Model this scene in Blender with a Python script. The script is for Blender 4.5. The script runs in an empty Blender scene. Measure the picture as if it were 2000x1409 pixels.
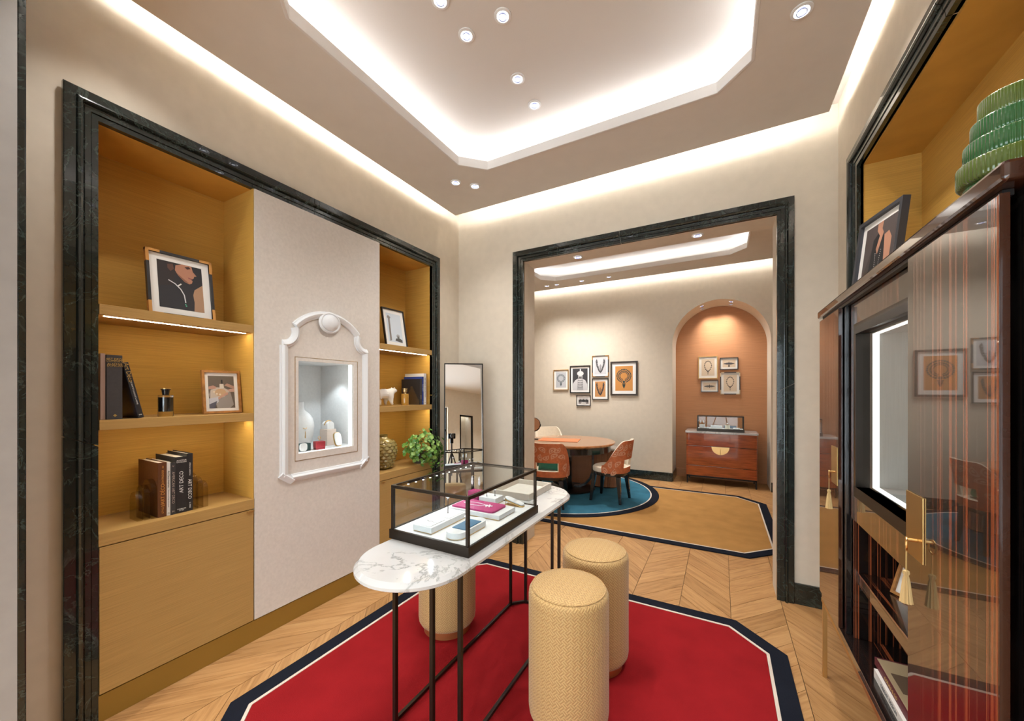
import bpy, bmesh, math, random
from mathutils import Vector, Matrix, Euler
RND = random.Random(11)
D = bpy.data
SC = bpy.context.scene
COL = SC.collection
PI = math.pi
rad = math.radians

# ------------------------------------------------------------------ camera
cam_d = D.cameras.new('camera'); cam = D.objects.new('camera', cam_d); COL.objects.link(cam)
cam.location = (0, 0, 1.5); cam.rotation_euler = (PI/2, 0, math.atan2(408.2, 742))
cam_d.sensor_width = 36; cam_d.lens = 742/2000*36; cam_d.shift_y = 61.5/2000; cam_d.clip_start = .02
SC.camera = cam
# ------------------------------------------------------------------ world, exposure
W = D.worlds.new('world'); SC.world = W; W.use_nodes = True
bg = W.node_tree.nodes['Background']; bg.inputs[0].default_value = (.82, .92, 1, 1); bg.inputs[1].default_value = 3.4
vs = SC.view_settings
vs.view_transform = 'Standard'; vs.look = 'None'; vs.gamma = 1; vs.use_curve_mapping = False; vs.exposure = 0.78
LED_OCT, LED_WALL, LED_SHELF, SPOT_W = 12.5, 26.0, 28.0, 20.5

# ------------------------------------------------------------------ materials
_mc = {}
def M(name, col, rough=.5, metal=0., coat=0., spec=.5, emit=0., ecol=None, trans=0., ior=1.45, alpha=1., sheen=0.):
    if name in _mc: return _mc[name]
    m = D.materials.new(name); m.use_nodes = True; p = m.node_tree.nodes['Principled BSDF']
    p.inputs['Base Color'].default_value = (*col, 1); p.inputs['Roughness'].default_value = rough
    p.inputs['Metallic'].default_value = metal; p.inputs['Coat Weight'].default_value = coat
    p.inputs['Coat Roughness'].default_value = .02
    p.inputs['Specular IOR Level'].default_value = spec; p.inputs['IOR'].default_value = ior
    p.inputs['Transmission Weight'].default_value = trans; p.inputs['Alpha'].default_value = alpha
    p.inputs['Sheen Weight'].default_value = sheen
    if emit:
        p.inputs['Emission Color'].default_value = (*(ecol or col), 1); p.inputs['Emission Strength'].default_value = emit
    _mc[name] = m; return m
def nn(m, t, **kw):
    n = m.node_tree.nodes.new(t)
    for k, v in kw.items(): setattr(n, k, v)
    return n
def lk(m, a, b): m.node_tree.links.new(a, b)
def PB(m): return m.node_tree.nodes['Principled BSDF']
def coords(m, scale=(1,1,1), rot=(0,0,0), kind='Object'):
    tc = nn(m, 'ShaderNodeTexCoord'); mp = nn(m, 'ShaderNodeMapping')
    mp.inputs['Scale'].default_value = scale; mp.inputs['Rotation'].default_value = rot
    lk(m, tc.outputs[kind], mp.inputs['Vector']); return mp.outputs['Vector']
def noise(m, vec, scale=5, detail=4, rough=.5, dist=0.):
    n = nn(m, 'ShaderNodeTexNoise'); n.inputs['Scale'].default_value = scale; n.inputs['Detail'].default_value = detail
    n.inputs['Roughness'].default_value = rough; n.inputs['Distortion'].default_value = dist
    lk(m, vec, n.inputs['Vector']); return n.outputs['Fac']
def ramp(m, fac, stops):
    r = nn(m, 'ShaderNodeValToRGB'); e = r.color_ramp.elements
    while len(e) < len(stops): e.new(.5)
    for i, (p, c) in enumerate(stops):
        e[i].position = p; e[i].color = (*c, 1) if len(c) == 3 else c
    lk(m, fac, r.inputs['Fac']); return r.outputs['Color']
def bump(m, h, strength=.2, dist=.01):
    b = nn(m, 'ShaderNodeBump'); b.inputs['Strength'].default_value = strength; b.inputs['Distance'].default_value = dist
    lk(m, h, b.inputs['Height']); lk(m, b.outputs['Normal'], PB(m).inputs['Normal'])
def mixc(m, fac, a, b, mode='MIX'):
    x = nn(m, 'ShaderNodeMix', data_type='RGBA', blend_type=mode)
    if isinstance(fac, (int, float)): x.inputs[0].default_value = fac
    else: lk(m, fac, x.inputs[0])
    for s, i in ((a, 6), (b, 7)):
        if isinstance(s, tuple): x.inputs[i].default_value = (*s, 1)
        else: lk(m, s, x.inputs[i])
    return x.outputs[2]
def sc(c, k): return tuple(min(1, x*k) for x in c)
def noisy(name, col, scale=(1,1,1), nscale=8, amt=.12, rough=.6, bmp=.1, coat=0., detail=5, sheen=0., spec=.5):
    if name in _mc: return _mc[name]
    m = M(name, col, rough, coat=coat, sheen=sheen, spec=spec)
    f = noise(m, coords(m, scale), nscale, detail)
    lk(m, ramp(m, f, [(.3, sc(col, 1-amt)), (.7, sc(col, 1+amt))]), PB(m).inputs['Base Color'])
    if bmp: bump(m, f, bmp, .004)
    return m
plaster = noisy('plaster_beige', (.675, .60, .49), nscale=14, amt=.03, rough=.75, bmp=.06)
plaster_g = noisy('plaster_grey', (.37, .355, .335), nscale=14, amt=.04, rough=.8, bmp=.06)
ceil_m = noisy('ceiling_paint', (.69, .645, .585), nscale=9, amt=.02, rough=.85, bmp=0)
ceil_w = M('ceiling_white', (.72, .695, .67), .85)
panel_m = noisy('panel_linen', (.66, .615, .565), (1,1,1), 60, .05, .7, .08)
def grass(name, col):
    m = noisy(name, col, (4, 4, 420), 1.0, .13, .6, .2, spec=.3)
    return m
gold_cloth = grass('grasscloth_gold', (.57, .325, .068))
peach_cloth = grass('grasscloth_peach', (.50, .235, .11))
gold_door = grass('grasscloth_ochre', (.42, .255, .085))
kick_m = M('plinth_bronze_paint', (.27, .145, .022), .42, coat=.15)
def stone(name, base, vein, vscale, lo=.0, hi=.06, rough=.12, patches=None, coat=.3, dist=1.2):
    m = M(name, base, rough, coat=coat); v = coords(m, (1, 1, 1))
    f = noise(m, v, vscale, 8, .62, dist)
    ab = nn(m, 'ShaderNodeMath', operation='SUBTRACT'); lk(m, f, ab.inputs[0]); ab.inputs[1].default_value = .5
    a2 = nn(m, 'ShaderNodeMath', operation='ABSOLUTE'); lk(m, ab.outputs[0], a2.inputs[0])
    c = ramp(m, a2.outputs[0], [(lo, vein), (hi, base)])
    if patches:
        g = noise(m, v, patches[0], 5, .6); lk(m, mixc(m, ramp(m, g, [(.48, (0,0,0)), (.72, (1,1,1))]), c, patches[1]), PB(m).inputs['Base Color'])
    else: lk(m, c, PB(m).inputs['Base Color'])
    return m
green_marble = stone('green_marble', (.013, .018, .016), (.05, .07, .06), 5.5, 0, .014, .18, (9, (.017, .023, .020)), .35)
white_marble = stone('white_marble', (.60, .605, .605), (.30, .31, .30), 2.4, 0, .02, .1, (2.6, (.58, .58, .57)), .5)
def oak():
    m = M('oak_floor', (.5, .3, .15), .42, spec=.4)
    uv = nn(m, 'ShaderNodeUVMap'); oi = nn(m, 'ShaderNodeObjectInfo'); ge = nn(m, 'ShaderNodeNewGeometry')
    s = nn(m, 'ShaderNodeMath', operation='ADD'); lk(m, oi.outputs['Random'], s.inputs[0]); lk(m, ge.outputs['Random Per Island'], s.inputs[1])
    fr = nn(m, 'ShaderNodeMath', operation='FRACT'); lk(m, s.outputs[0], fr.inputs[0])
    k = nn(m, 'ShaderNodeMath', operation='MULTIPLY'); lk(m, fr.outputs[0], k.inputs[0]); k.inputs[1].default_value = 37
    cb = nn(m, 'ShaderNodeCombineXYZ'); lk(m, k.outputs[0], cb.inputs[0]); lk(m, k.outputs[0], cb.inputs[2])
    va = nn(m, 'ShaderNodeVectorMath', operation='ADD'); lk(m, uv.outputs[0], va.inputs[0]); lk(m, cb.outputs[0], va.inputs[1])
    mp = nn(m, 'ShaderNodeMapping'); mp.inputs['Scale'].default_value = (2.2, 26, 1); lk(m, va.outputs[0], mp.inputs[0])
    f = noise(m, mp.outputs[0], 1.6, 6, .6, .8)
    g = ramp(m, f, [(.28, (.33, .165, .06)), (.5, (.50, .275, .11)), (.75, (.60, .36, .16))])
    t = ramp(m, fr.outputs[0], [(0, (.80, .77, .73)), (.45, (.96, .93, .90)), (1, (1, 1, 1))])
    lk(m, mixc(m, 1.0, g, t, 'MULTIPLY'), PB(m).inputs['Base Color']); bump(m, f, .08, .002); return m
oak_m = oak()
def ebony(name, sx, sy, sz, dark=(.008, .0055, .005), mid=(.06, .018, .009), lt=(.31, .08, .028)):
    m = M(name, dark, .25, coat=1., spec=.6)
    f = noise(m, coords(m, (sx, sy, sz)), 1., 3, .6, .1)
    lk(m, ramp(m, f, [(.53, dark), (.56, mid), (.58, lt), (.605, lt), (.625, mid), (.65, dark)]), PB(m).inputs['Base Color']); return m
ebony_v = ebony('macassar_vertical', 50, 50, .12)
ebony_h = ebony('macassar_along', 55, .3, 55)
lacq_edge = M('lacquer_brown', (.05, .018, .01), .12, coat=1.)
def woodm(name, col, sx, sy, sz, coat=.6, rough=.25):
    return noisy(name, col, (sx, sy, sz), 1.2, .3, rough, 0, coat)
mahog = woodm('mahogany_gloss', (.32, .07, .017), 5, 5, 40, 1., .15)
mahog_t = woodm('table_wood', (.42, .17, .06), 3, 20, 8, .8, .2)
reed_m = woodm('reeded_walnut', (.46, .19, .085), 12, 12, 2, .3, .35)
black_m = M('black_metal', (.017, .015, .014), .38, metal=.6)
bronze_m = M('dark_bronze', (.045, .036, .029), .35, metal=.85)
black_l = M('black_lacquer', (.012, .011, .011), .2, coat=.6)
brass = M('brass', (.78, .52, .22), .28, metal=1.)
brass_s = M('brass_satin', (.62, .42, .17), .38, metal=1.)
white_p = M('white_paint', (.80, .82, .83), .55)
mould_m = M('moulding_white', (.74, .76, .78), .5)
white_f = noisy('white_leather', (.66, .67, .68), nscale=60, amt=.03, rough=.6, bmp=.05)
cream_f = noisy('cream_velvet', (.76, .64, .49), nscale=40, amt=.06, rough=.85, bmp=.05, sheen=.3)
paper = M('paper_white', (.84, .83, .80), .8)
pages = noisy('page_block', (.78, .74, .66), (1, 1, 1), 90, .08, .9, 0)
glass = M('clear_glass', (1, 1, 1), .0, trans=1., ior=1.45)
def thin_glass(name, tint=(.97, .985, .98), refl=.10):
    m = D.materials.new(name); m.use_nodes = True; nt = m.node_tree; nt.nodes.clear()
    o = nt.nodes.new('ShaderNodeOutputMaterial'); mx = nt.nodes.new('ShaderNodeMixShader'); t = nt.nodes.new('ShaderNodeBsdfTransparent')
    g = nt.nodes.new('ShaderNodeBsdfGlossy'); f = nt.nodes.new('ShaderNodeFresnel'); f.inputs['IOR'].default_value = 1.45
    t.inputs[0].default_value = (*tint, 1); g.inputs['Roughness'].default_value = .01
    ge = nt.nodes.new('ShaderNodeNewGeometry'); iv = nt.nodes.new('ShaderNodeMath'); iv.operation = 'SUBTRACT'; iv.inputs[0].default_value = 1; nt.links.new(ge.outputs['Backfacing'], iv.inputs[1])
    ml = nt.nodes.new('ShaderNodeMath'); ml.operation = 'MULTIPLY'; nt.links.new(f.outputs[0], ml.inputs[0]); nt.links.new(iv.outputs[0], ml.inputs[1]); nt.links.new(ml.outputs[0], mx.inputs[0]); nt.links.new(t.outputs[0], mx.inputs[1]); nt.links.new(g.outputs[0], mx.inputs[2]); nt.links.new(mx.outputs[0], o.inputs[0])
    return m
pane_m = thin_glass('pane_glass')
acryl = thin_glass('clear_acrylic', (.86, .83, .74))
mirror_m = M('mirror_silver', (.92, .93, .93), .0, metal=1.)
led_w = M('led_white', (1, 1, 1), 1, emit=LED_OCT, ecol=(.98, .985, 1))
led_c = M('led_cove', (1, 1, 1), 1, emit=LED_WALL, ecol=(1, .985, .97))
led_s = M('led_shelf', (1, 1, 1), 1, emit=LED_SHELF, ecol=(1, .88, .64))
led_v = M('led_vitrine', (1, 1, 1), 1, emit=1.9, ecol=(1, .985, .96))
lamp_m = M('lamp_lens', (1, 1, 1), 1, emit=9, ecol=(.93, .95, 1))
def rug_m(name, col, amt=.2):
    m = M(name, col, .95, spec=.08)
    v = coords(m, (1, 1, 1)); a = noise(m, v, 5, 3); b = noise(m, v, 320, 2)
    c = ramp(m, a, [(.3, sc(col, 1-amt)), (.7, sc(col, 1+amt))])
    lk(m, mixc(m, b, c, sc(col, 1.15)), PB(m).inputs['Base Color']); bump(m, b, .5, .004); return m
rug_red = rug_m("rug_red", (.265, .0115, .0145)); rug_navy = rug_m('rug_navy', (.012, .014, .022)); rug_white = rug_m('rug_white', (.66, .58, .50))
rug_gold = rug_m('rug_gold', (.39, .205, .065)); rug_blue = rug_m('rug_blue', (.035, .135, .20), .28)
def pouf_m(name, a, b):
    m = M(name, a, .62, sheen=.2)
    tc = nn(m, 'ShaderNodeUVMap'); mp = nn(m, 'ShaderNodeMapping'); mp.inputs['Rotation'].default_value = (0, 0, PI/4); lk(m, tc.outputs[0], mp.inputs[0])
    ck = nn(m, 'ShaderNodeTexChecker'); ck.inputs['Scale'].default_value = 52; lk(m, mp.outputs[0], ck.inputs['Vector'])
    ws = []
    for d in ('X', 'Y'):
        w = nn(m, 'ShaderNodeTexWave', wave_type='BANDS', bands_direction=d); w.inputs['Scale'].default_value = 33; w.inputs['Distortion'].default_value = 0
        lk(m, mp.outputs[0], w.inputs['Vector']); ws.append(w)
    f = mixc(m, ck.outputs['Fac'], ws[0].outputs['Color'], ws[1].outputs['Color'])
    lk(m, mixc(m, f, a, b), PB(m).inputs['Base Color']); bump(m, f, .35, .003); return m
pouf_top = pouf_m('pouf_weave', (.42, .245, .088), (.60, .40, .165))
def paisley(): return noisy('paisley_orange', (.54, .15, .055), nscale=30, amt=.15, rough=.8, bmp=.05)
paisley_m = paisley()
def flat(c, rough=.6):
    return M('ink_%02d_%02d_%02d' % tuple(int(x*99) for x in c), c, rough)

# ------------------------------------------------------------------ mesh tools
class B:
    def __init__(s): s.v = []; s.f = []; s.m = []; s.uv = {}; s.k = 0
    def add(s, vs, fs):
        o = len(s.v); s.v += [tuple(v) for v in vs]
        for f in fs: s.f.append([i+o for i in f]); s.m.append(s.k)
        return s
    def mat(s, k): s.k = k; return s
    def box(s, x0, x1, y0, y1, z0, z1):
        x0, x1 = min(x0, x1), max(x0, x1); y0, y1 = min(y0, y1), max(y0, y1); z0, z1 = min(z0, z1), max(z0, z1)
        return s.add([(x0,y0,z0),(x1,y0,z0),(x1,y1,z0),(x0,y1,z0),(x0,y0,z1),(x1,y0,z1),(x1,y1,z1),(x0,y1,z1)],
              [(3,2,1,0),(4,5,6,7),(0,1,5,4),(1,2,6,5),(2,3,7,6),(3,0,4,7)])
    def prism(s, poly, a, b, ax='z'):
        n = len(poly)
        f = {'z': lambda p, t: (p[0], p[1], t), 'y': lambda p, t: (p[0], t, p[1]), 'x': lambda p, t: (t, p[0], p[1])}[ax]
        return s.add([f(p, a) for p in poly]+[f(p, b) for p in poly],
              [list(range(n))[::-1], list(range(n, 2*n))]+[(i, (i+1) % n, (i+1) % n+n, i+n) for i in range(n)])
    def ring(s, po, pi, z0, z1):
        n = len(po)
        vs = [(*p, z) for z in (z0, z1) for p in po]+[(*p, z) for z in (z0, z1) for p in pi]
        fs = []
        for i in range(n):
            j = (i+1) % n
            fs += [(i, j, j+n, i+n), (j+2*n, i+2*n, i+3*n, j+3*n), (i+n, j+n, j+3*n, i+3*n), (j, i, i+2*n, j+2*n)]
        return s.add(vs, fs)
    def lathe(s, prof, n=32, c=(0, 0, 0), rib=0., ribn=0):
        vs = []; fs = []; m = len(prof)
        for i in range(n):
            a = 2*PI*i/n; q = 1+(rib*math.cos(ribn*a) if ribn else 0)
            for r, z in prof: vs.append((c[0]+r*q*math.cos(a), c[1]+r*q*math.sin(a), c[2]+z))
        for i in range(n):
            j = (i+1) % n
            for k in range(m-1): fs.append((i*m+k, j*m+k, j*m+k+1, i*m+k+1))
        if prof[0][0] > 1e-6: fs.append([i*m for i in range(n)][::-1])
        if prof[-1][0] > 1e-6: fs.append([i*m+m-1 for i in range(n)])
        return s.add(vs, fs)
    def tube(s, pts, r, n=8, closed=False, flat=1.):
        pts = [Vector(p) for p in pts]; vs = []; fs = []; N = len(pts)
        rs = r if isinstance(r, (list, tuple)) else [r]*N
        for i, p in enumerate(pts):
            t = (pts[(i+1) % N]-pts[i-1]) if closed or 0 < i < N-1 else (pts[1]-pts[0] if i == 0 else pts[-1]-pts[-2])
            t.normalize(); u = t.cross(Vector((0, 0, 1)) if abs(t.z) < .9 else Vector((1, 0, 0))).normalized(); w = t.cross(u)
            for k in range(n):
                a = 2*PI*k/n; vs.append(p+u*(math.cos(a)*rs[i])+w*(math.sin(a)*rs[i]*flat))
        for i in range(N if closed else N-1):
            j = (i+1) % N
            for k in range(n): l = (k+1) % n; fs.append((i*n+k, i*n+l, j*n+l, j*n+k))
        if not closed: fs += [list(range(n))[::-1], [(N-1)*n+k for k in range(n)]]
        return s.add(vs, fs)
    def ball(s, c, r, n=10, sq=(1, 1, 1)):
        return s.lathe_at([(math.sin(PI*k/n), -math.cos(PI*k/n)) for k in range(n+1)], c, r, sq, 2*n)
    def lathe_at(s, prof, c, r, sq, n):
        o = len(s.v); s.lathe([(max(p[0], 0), p[1]) for p in prof], n)
        for i in range(o, len(s.v)):
            x, y, z = s.v[i]; s.v[i] = (c[0]+x*r*sq[0], c[1]+y*r*sq[1], c[2]+z*r*sq[2])
        return s
    def build(s, name, mats, parent=None, bevel=0., seg=2, smooth=35, uvfn=None):
        me = D.meshes.new(name); me.from_pydata(s.v, [], s.f)
        mats = mats if isinstance(mats, (list, tuple)) else [mats]
        for m in mats: me.materials.append(m)
        me.polygons.foreach_set('material_index', s.m); me.validate(); me.update()
        bm = bmesh.new(); bm.from_mesh(me)
        bmesh.ops.remove_doubles(bm, verts=bm.verts, dist=1e-6)
        if bevel:
            es = [e for e in bm.edges if len(e.link_faces) == 2 and e.calc_face_angle(0) > .5]
            bmesh.ops.bevel(bm, geom=es, offset=bevel, segments=seg, affect='EDGES', profile=.5, clamp_overlap=True)
        bmesh.ops.recalc_face_normals(bm, faces=bm.faces)
        if uvfn:
            l = bm.loops.layers.uv.new('UVMap')
            for f in bm.faces:
                for lp in f.loops: lp[l].uv = uvfn(lp.vert.co, f)
        bm.to_mesh(me); bm.free()
        if smooth:
            me.polygons.foreach_set('use_smooth', [True]*len(me.polygons)); me.set_sharp_from_angle(angle=rad(smooth))
        o = link(name, me, parent)
        if smooth and bevel: wn = o.modifiers.new('weighted', 'WEIGHTED_NORMAL'); wn.keep_sharp = True; wn.weight = 100
        return o
def link(name, me, parent=None):
    o = D.objects.new(name, me); COL.objects.link(o)
    if parent:
        o.parent = parent
        if parent.get('_w'): o.matrix_parent_inverse = parent['_m'] and Matrix.Translation(Vector(parent.location)).inverted()
    return o
def tag(o, label, cat=None, group=None, kind=None):
    o['label'] = label
    if cat: o['category'] = cat
    if group: o['group'] = group
    if kind: o['kind'] = kind
    return o
WORLDP = []
def thing(name, label, cat, loc=(0, 0, 0), rot=(0, 0, 0), group=None, world=False):
    o = D.objects.new(name, None); COL.objects.link(o); o.location = loc; o.rotation_euler = rot; o.empty_display_size = .05
    tag(o, label, cat, group)
    if world: o['_w'] = 1; o['_m'] = 1; WORLDP.append(o)
    return o
def struct(o, label=None):
    o['kind'] = 'structure'
    if label: o['label'] = label
    return o
def sempty(name, label=None):
    o = D.objects.new(name, None); COL.objects.link(o); o.empty_display_size = .05; return struct(o, label)
def bx(name, x0, x1, y0, y1, z0, z1, m, parent=None, bevel=0.):
    return B().box(x0, x1, y0, y1, z0, z1).build(name, m, parent, bevel, smooth=0)
def text(parent, s, size, m, mw, name='title', align='CENTER', ext=.0004, squash=1.):
    c = D.curves.new('t', 'FONT'); c.body = s; c.size = size; c.extrude = ext; c.align_x = align; c.align_y = 'CENTER'; c.resolution_u = 2
    o = D.objects.new('t', c); COL.objects.link(o); bpy.context.view_layer.update()
    me = D.meshes.new_from_object(o.evaluated_get(bpy.context.evaluated_depsgraph_get())); D.objects.remove(o)
    me.transform(mw @ Matrix.Diagonal((squash, 1, 1, 1))); me.materials.clear(); me.materials.append(m)
    return link(name, me, parent)
def arcpts(cx, cy, r, a0, a1, n): return [(cx+r*math.cos(a0+(a1-a0)*i/n), cy+r*math.sin(a0+(a1-a0)*i/n)) for i in range(n+1)]
def octo(x0, x1, y0, y1, c, d=0.):
    x0 += d; x1 -= d; y0 += d; y1 -= d; c -= .586*d
    return [(x0+c, y0), (x1-c, y0), (x1, y0+c), (x1, y1-c), (x1-c, y1), (x0+c, y1), (x0, y1-c), (x0, y0+c)]
def stadium(cx, y0, y1, r, n=24, d=0.):
    r -= d; return arcpts(cx, y1, r, 0, PI, n)+arcpts(cx, y0, r, PI, 2*PI, n)
def superell(a, b, p, n=40):
    out = []
    for i in range(n):
        t = 2*PI*i/n; c, s = math.cos(t), math.sin(t)
        out.append((a*math.copysign(abs(c)**(2/p), c), b*math.copysign(abs(s)**(2/p), s)))
    return out

# ================================================================== STRUCTURE
XL, XR, YB, YB2, YF = -2.50, .70, 3.34, 3.585, 6.85
XU = -2.46                     # face of the built-in unit
ZT = 3.75
# floor base, planks
fl = struct(bx('floor', -4.3, 4.6, -3.6, 7.7, -.12, -.006, M('subfloor', (.10, .06, .03), .9)), 'oak chevron parquet floor')
PW, PP, PH = .3166, .205, .352
def plank_mesh(sg):
    g = .0017; z0, z1 = -.006, 0
    vs = [(g, g), (PW-g, sg*PH+g), (PW-g, sg*PH+PP-g), (g, PP-g)]
    b = B().prism(vs, z0, z1); ca = math.atan2(sg*PH, PW)
    def uvf(co, f): return (co.x*math.cos(ca)+co.y*math.sin(ca), -co.x*math.sin(ca)+co.y*math.cos(ca))
    o = b.build('plank', oak_m, None, 0, smooth=0, uvfn=uvf); me = o.data; D.objects.remove(o); return me
pm = {1: plank_mesh(1), -1: plank_mesh(-1)}
spots = []
k0 = -15
for k in range(k0, 16):
    x = .375+PW*k; sg = 1 if k % 2 else -1
    y = -3.5
    while y < 7.6:
        if -4.2 < x and x+PW < 4.5: spots.append((x, y, sg))
        y += PP
def vis(s):
    x, y = s[0]+PW/2, s[1]+s[2]*PH/2+PP/2
    if y < .3 or y > 7.1 or x < XL or x > XR: return 99
    if y > 3.6 and (x < -1.9-(y-3.6)*.55): return 99
    if -1.95 < x < .2 and .9 < y < 2.75: return 99
    if -3 < x < .4 and 4.15 < y < 6.2: return 99
    return math.hypot(x, y)
spots.sort(key=vis)
rest = B()
for i, (x, y, sg) in enumerate(spots):
    if i < 290 and vis((x, y, sg)) < 90:
        o = link('plank', pm[sg], fl); o.location = (x, y, 0)
    else:
        g = .0012; rest.prism([(x+g, y+g), (x+PW-g, y+sg*PH+g), (x+PW-g, y+sg*PH+PP-g), (x+g, y+PP-g)], -.006, 0)
_ca = math.atan2(PH, PW)
o = rest.build('plank_field', oak_m, fl, 0, smooth=0, uvfn=lambda co, f: (co.x*.67+co.y*.74, -co.x*.74+co.y*.67)); o['kind'] = 'stuff'

# left wall (room 1) with the opening of the built-in unit, front jamb, back wall with passage, right wall with niche
b = B()
b.box(-3.2, XL, .352, .590, 0, ZT).box(-3.2, XL, .590, 2.878, 2.738, ZT).box(-3.2, XL, 2.878, YB, 0, ZT).box(-3.2, -3.1, .60, 2.865, 0, 2.725)
struct(b.build('wall_left', plaster, smooth=0), 'beige plaster wall behind the ochre shelving')
b = B(); b.box(-3.2, -2.30, -.25, .352, 0, ZT).box(.86, 4.5, -.25, .352, 0, ZT).box(-2.30, .86, -.25, .352, 3.02, ZT)
struct(b.build('wall_front', plaster_g, smooth=0), 'pale grey wall of the doorway at the camera')
b = B(); b.box(-4.2, -1.705, YB, YB2, 0, ZT).box(.354, 2.2, YB, YB2, 0, ZT).box(-1.705, .354, YB, YB2, 2.785, ZT)
struct(b.build('wall_back', plaster, smooth=0), 'beige wall with the wide passage to the far room')
b = B(); b.box(XR, 1.2, .352, .72, 0, ZT).box(XR, 1.2, 2.865, YB, 0, ZT).box(XR, 1.2, .72, 2.865, 2.80, ZT)
struct(b.build('wall_right', plaster, smooth=0), 'beige wall on the right around the gold niche')
nr = sempty('wall_niche', 'gold grasscloth niche behind the tall cabinet')
bx('niche_back', .945, .96, .72, 2.865, 0, 2.80, gold_cloth, nr)
bx('niche_side', XR+.012, .945, 2.850, 2.865, 0, 2.80, gold_cloth, nr); bx('niche_side', XR+.012, .945, .72, .735, 0, 2.80, gold_cloth, nr)
bx('niche_top', XR+.012, .945, .735, 2.850, 2.788, 2.80, gold_cloth, nr)
# room 2
b = B(); AC, AR, AS = -.028, .685, 2.285
b.box(-4.2, AC-AR, YF, 7.6, 0, ZT).box(AC+AR, 2.2, YF, 7.6, 0, ZT)
ap = arcpts(AC, AS, AR, PI, 0, 36)
b.prism([(AC-AR, ZT)]+[(AC-AR, AS)]+ap[1:-1]+[(AC+AR, AS), (AC+AR, ZT)], YF, 7.6, 'y')
struct(b.build('wall_far', plaster, smooth=30), 'beige far wall with the arched niche')
struct(bx('wall_alcove', AC-AR, AC+AR, 7.42, 7.46, 0, 2.98, peach_cloth), 'peach grasscloth back of the arched niche')
struct(bx('wall_far_left', -4.2, -3.9, YB2, YF, 0, ZT, plaster)); struct(bx('wall_far_right', 1.7, 2.2, YB2, YF, 0, ZT, plaster))
# rear shop room behind the camera
b = B(); b.box(-3.4, -3.2, -3.4, .352, 0, ZT).box(4.5, 4.7, -3.4, .352, 0, ZT).box(2.15, 2.62, -3.4, -3.2, 0, ZT).box(3.06, 4.5, -3.4, -3.2, 0, ZT).box(2.62, 3.06, -3.4, -3.2, 2.55, ZT).box(-3.2, 2.15, -3.4, -3.2, 2.75, ZT).box(2.62, 3.06, -3.6, -3.55, 0, 2.6).box(2.60, 2.62, -3.6, -3.4, 0, 2.6).box(3.06, 3.08, -3.6, -3.4, 0, 2.6)
struct(b.build('wall_rear', plaster, smooth=0), 'wall of the shop behind the camera')
w1 = sempty('window_1', 'tall shop window behind the camera')
for i in range(5):
    x = -3.2+5.35*i/4; bx('mullion', x-.03, x+.03, -3.33, -3.27, 0, 2.75, black_m, w1)
bx('transom', -3.2, 2.15, -3.33, -3.27, 2.05, 2.10, black_m, w1)
for i in range(4): bx('pane', -3.17+5.35*i/4, -3.23+5.35*(i+1)/4, -3.302, -3.298, .05, 2.72, pane_m, w1)
nf = sempty('trim_5', 'black frame of the recessed display behind the camera')
for x in (2.60, 3.06): bx('frame_post', x-.02, x+.02, -3.24, -3.19, 0, 2.57, black_m, nf)
bx('frame_head', 2.58, 3.08, -3.24, -3.19, 2.53, 2.57, black_m, nf)
for z in (.9, 1.2, 1.5): bx('glass_shelf', 2.63, 3.05, -3.54, -3.26, z, z+.012, white_p, nf)

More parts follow.
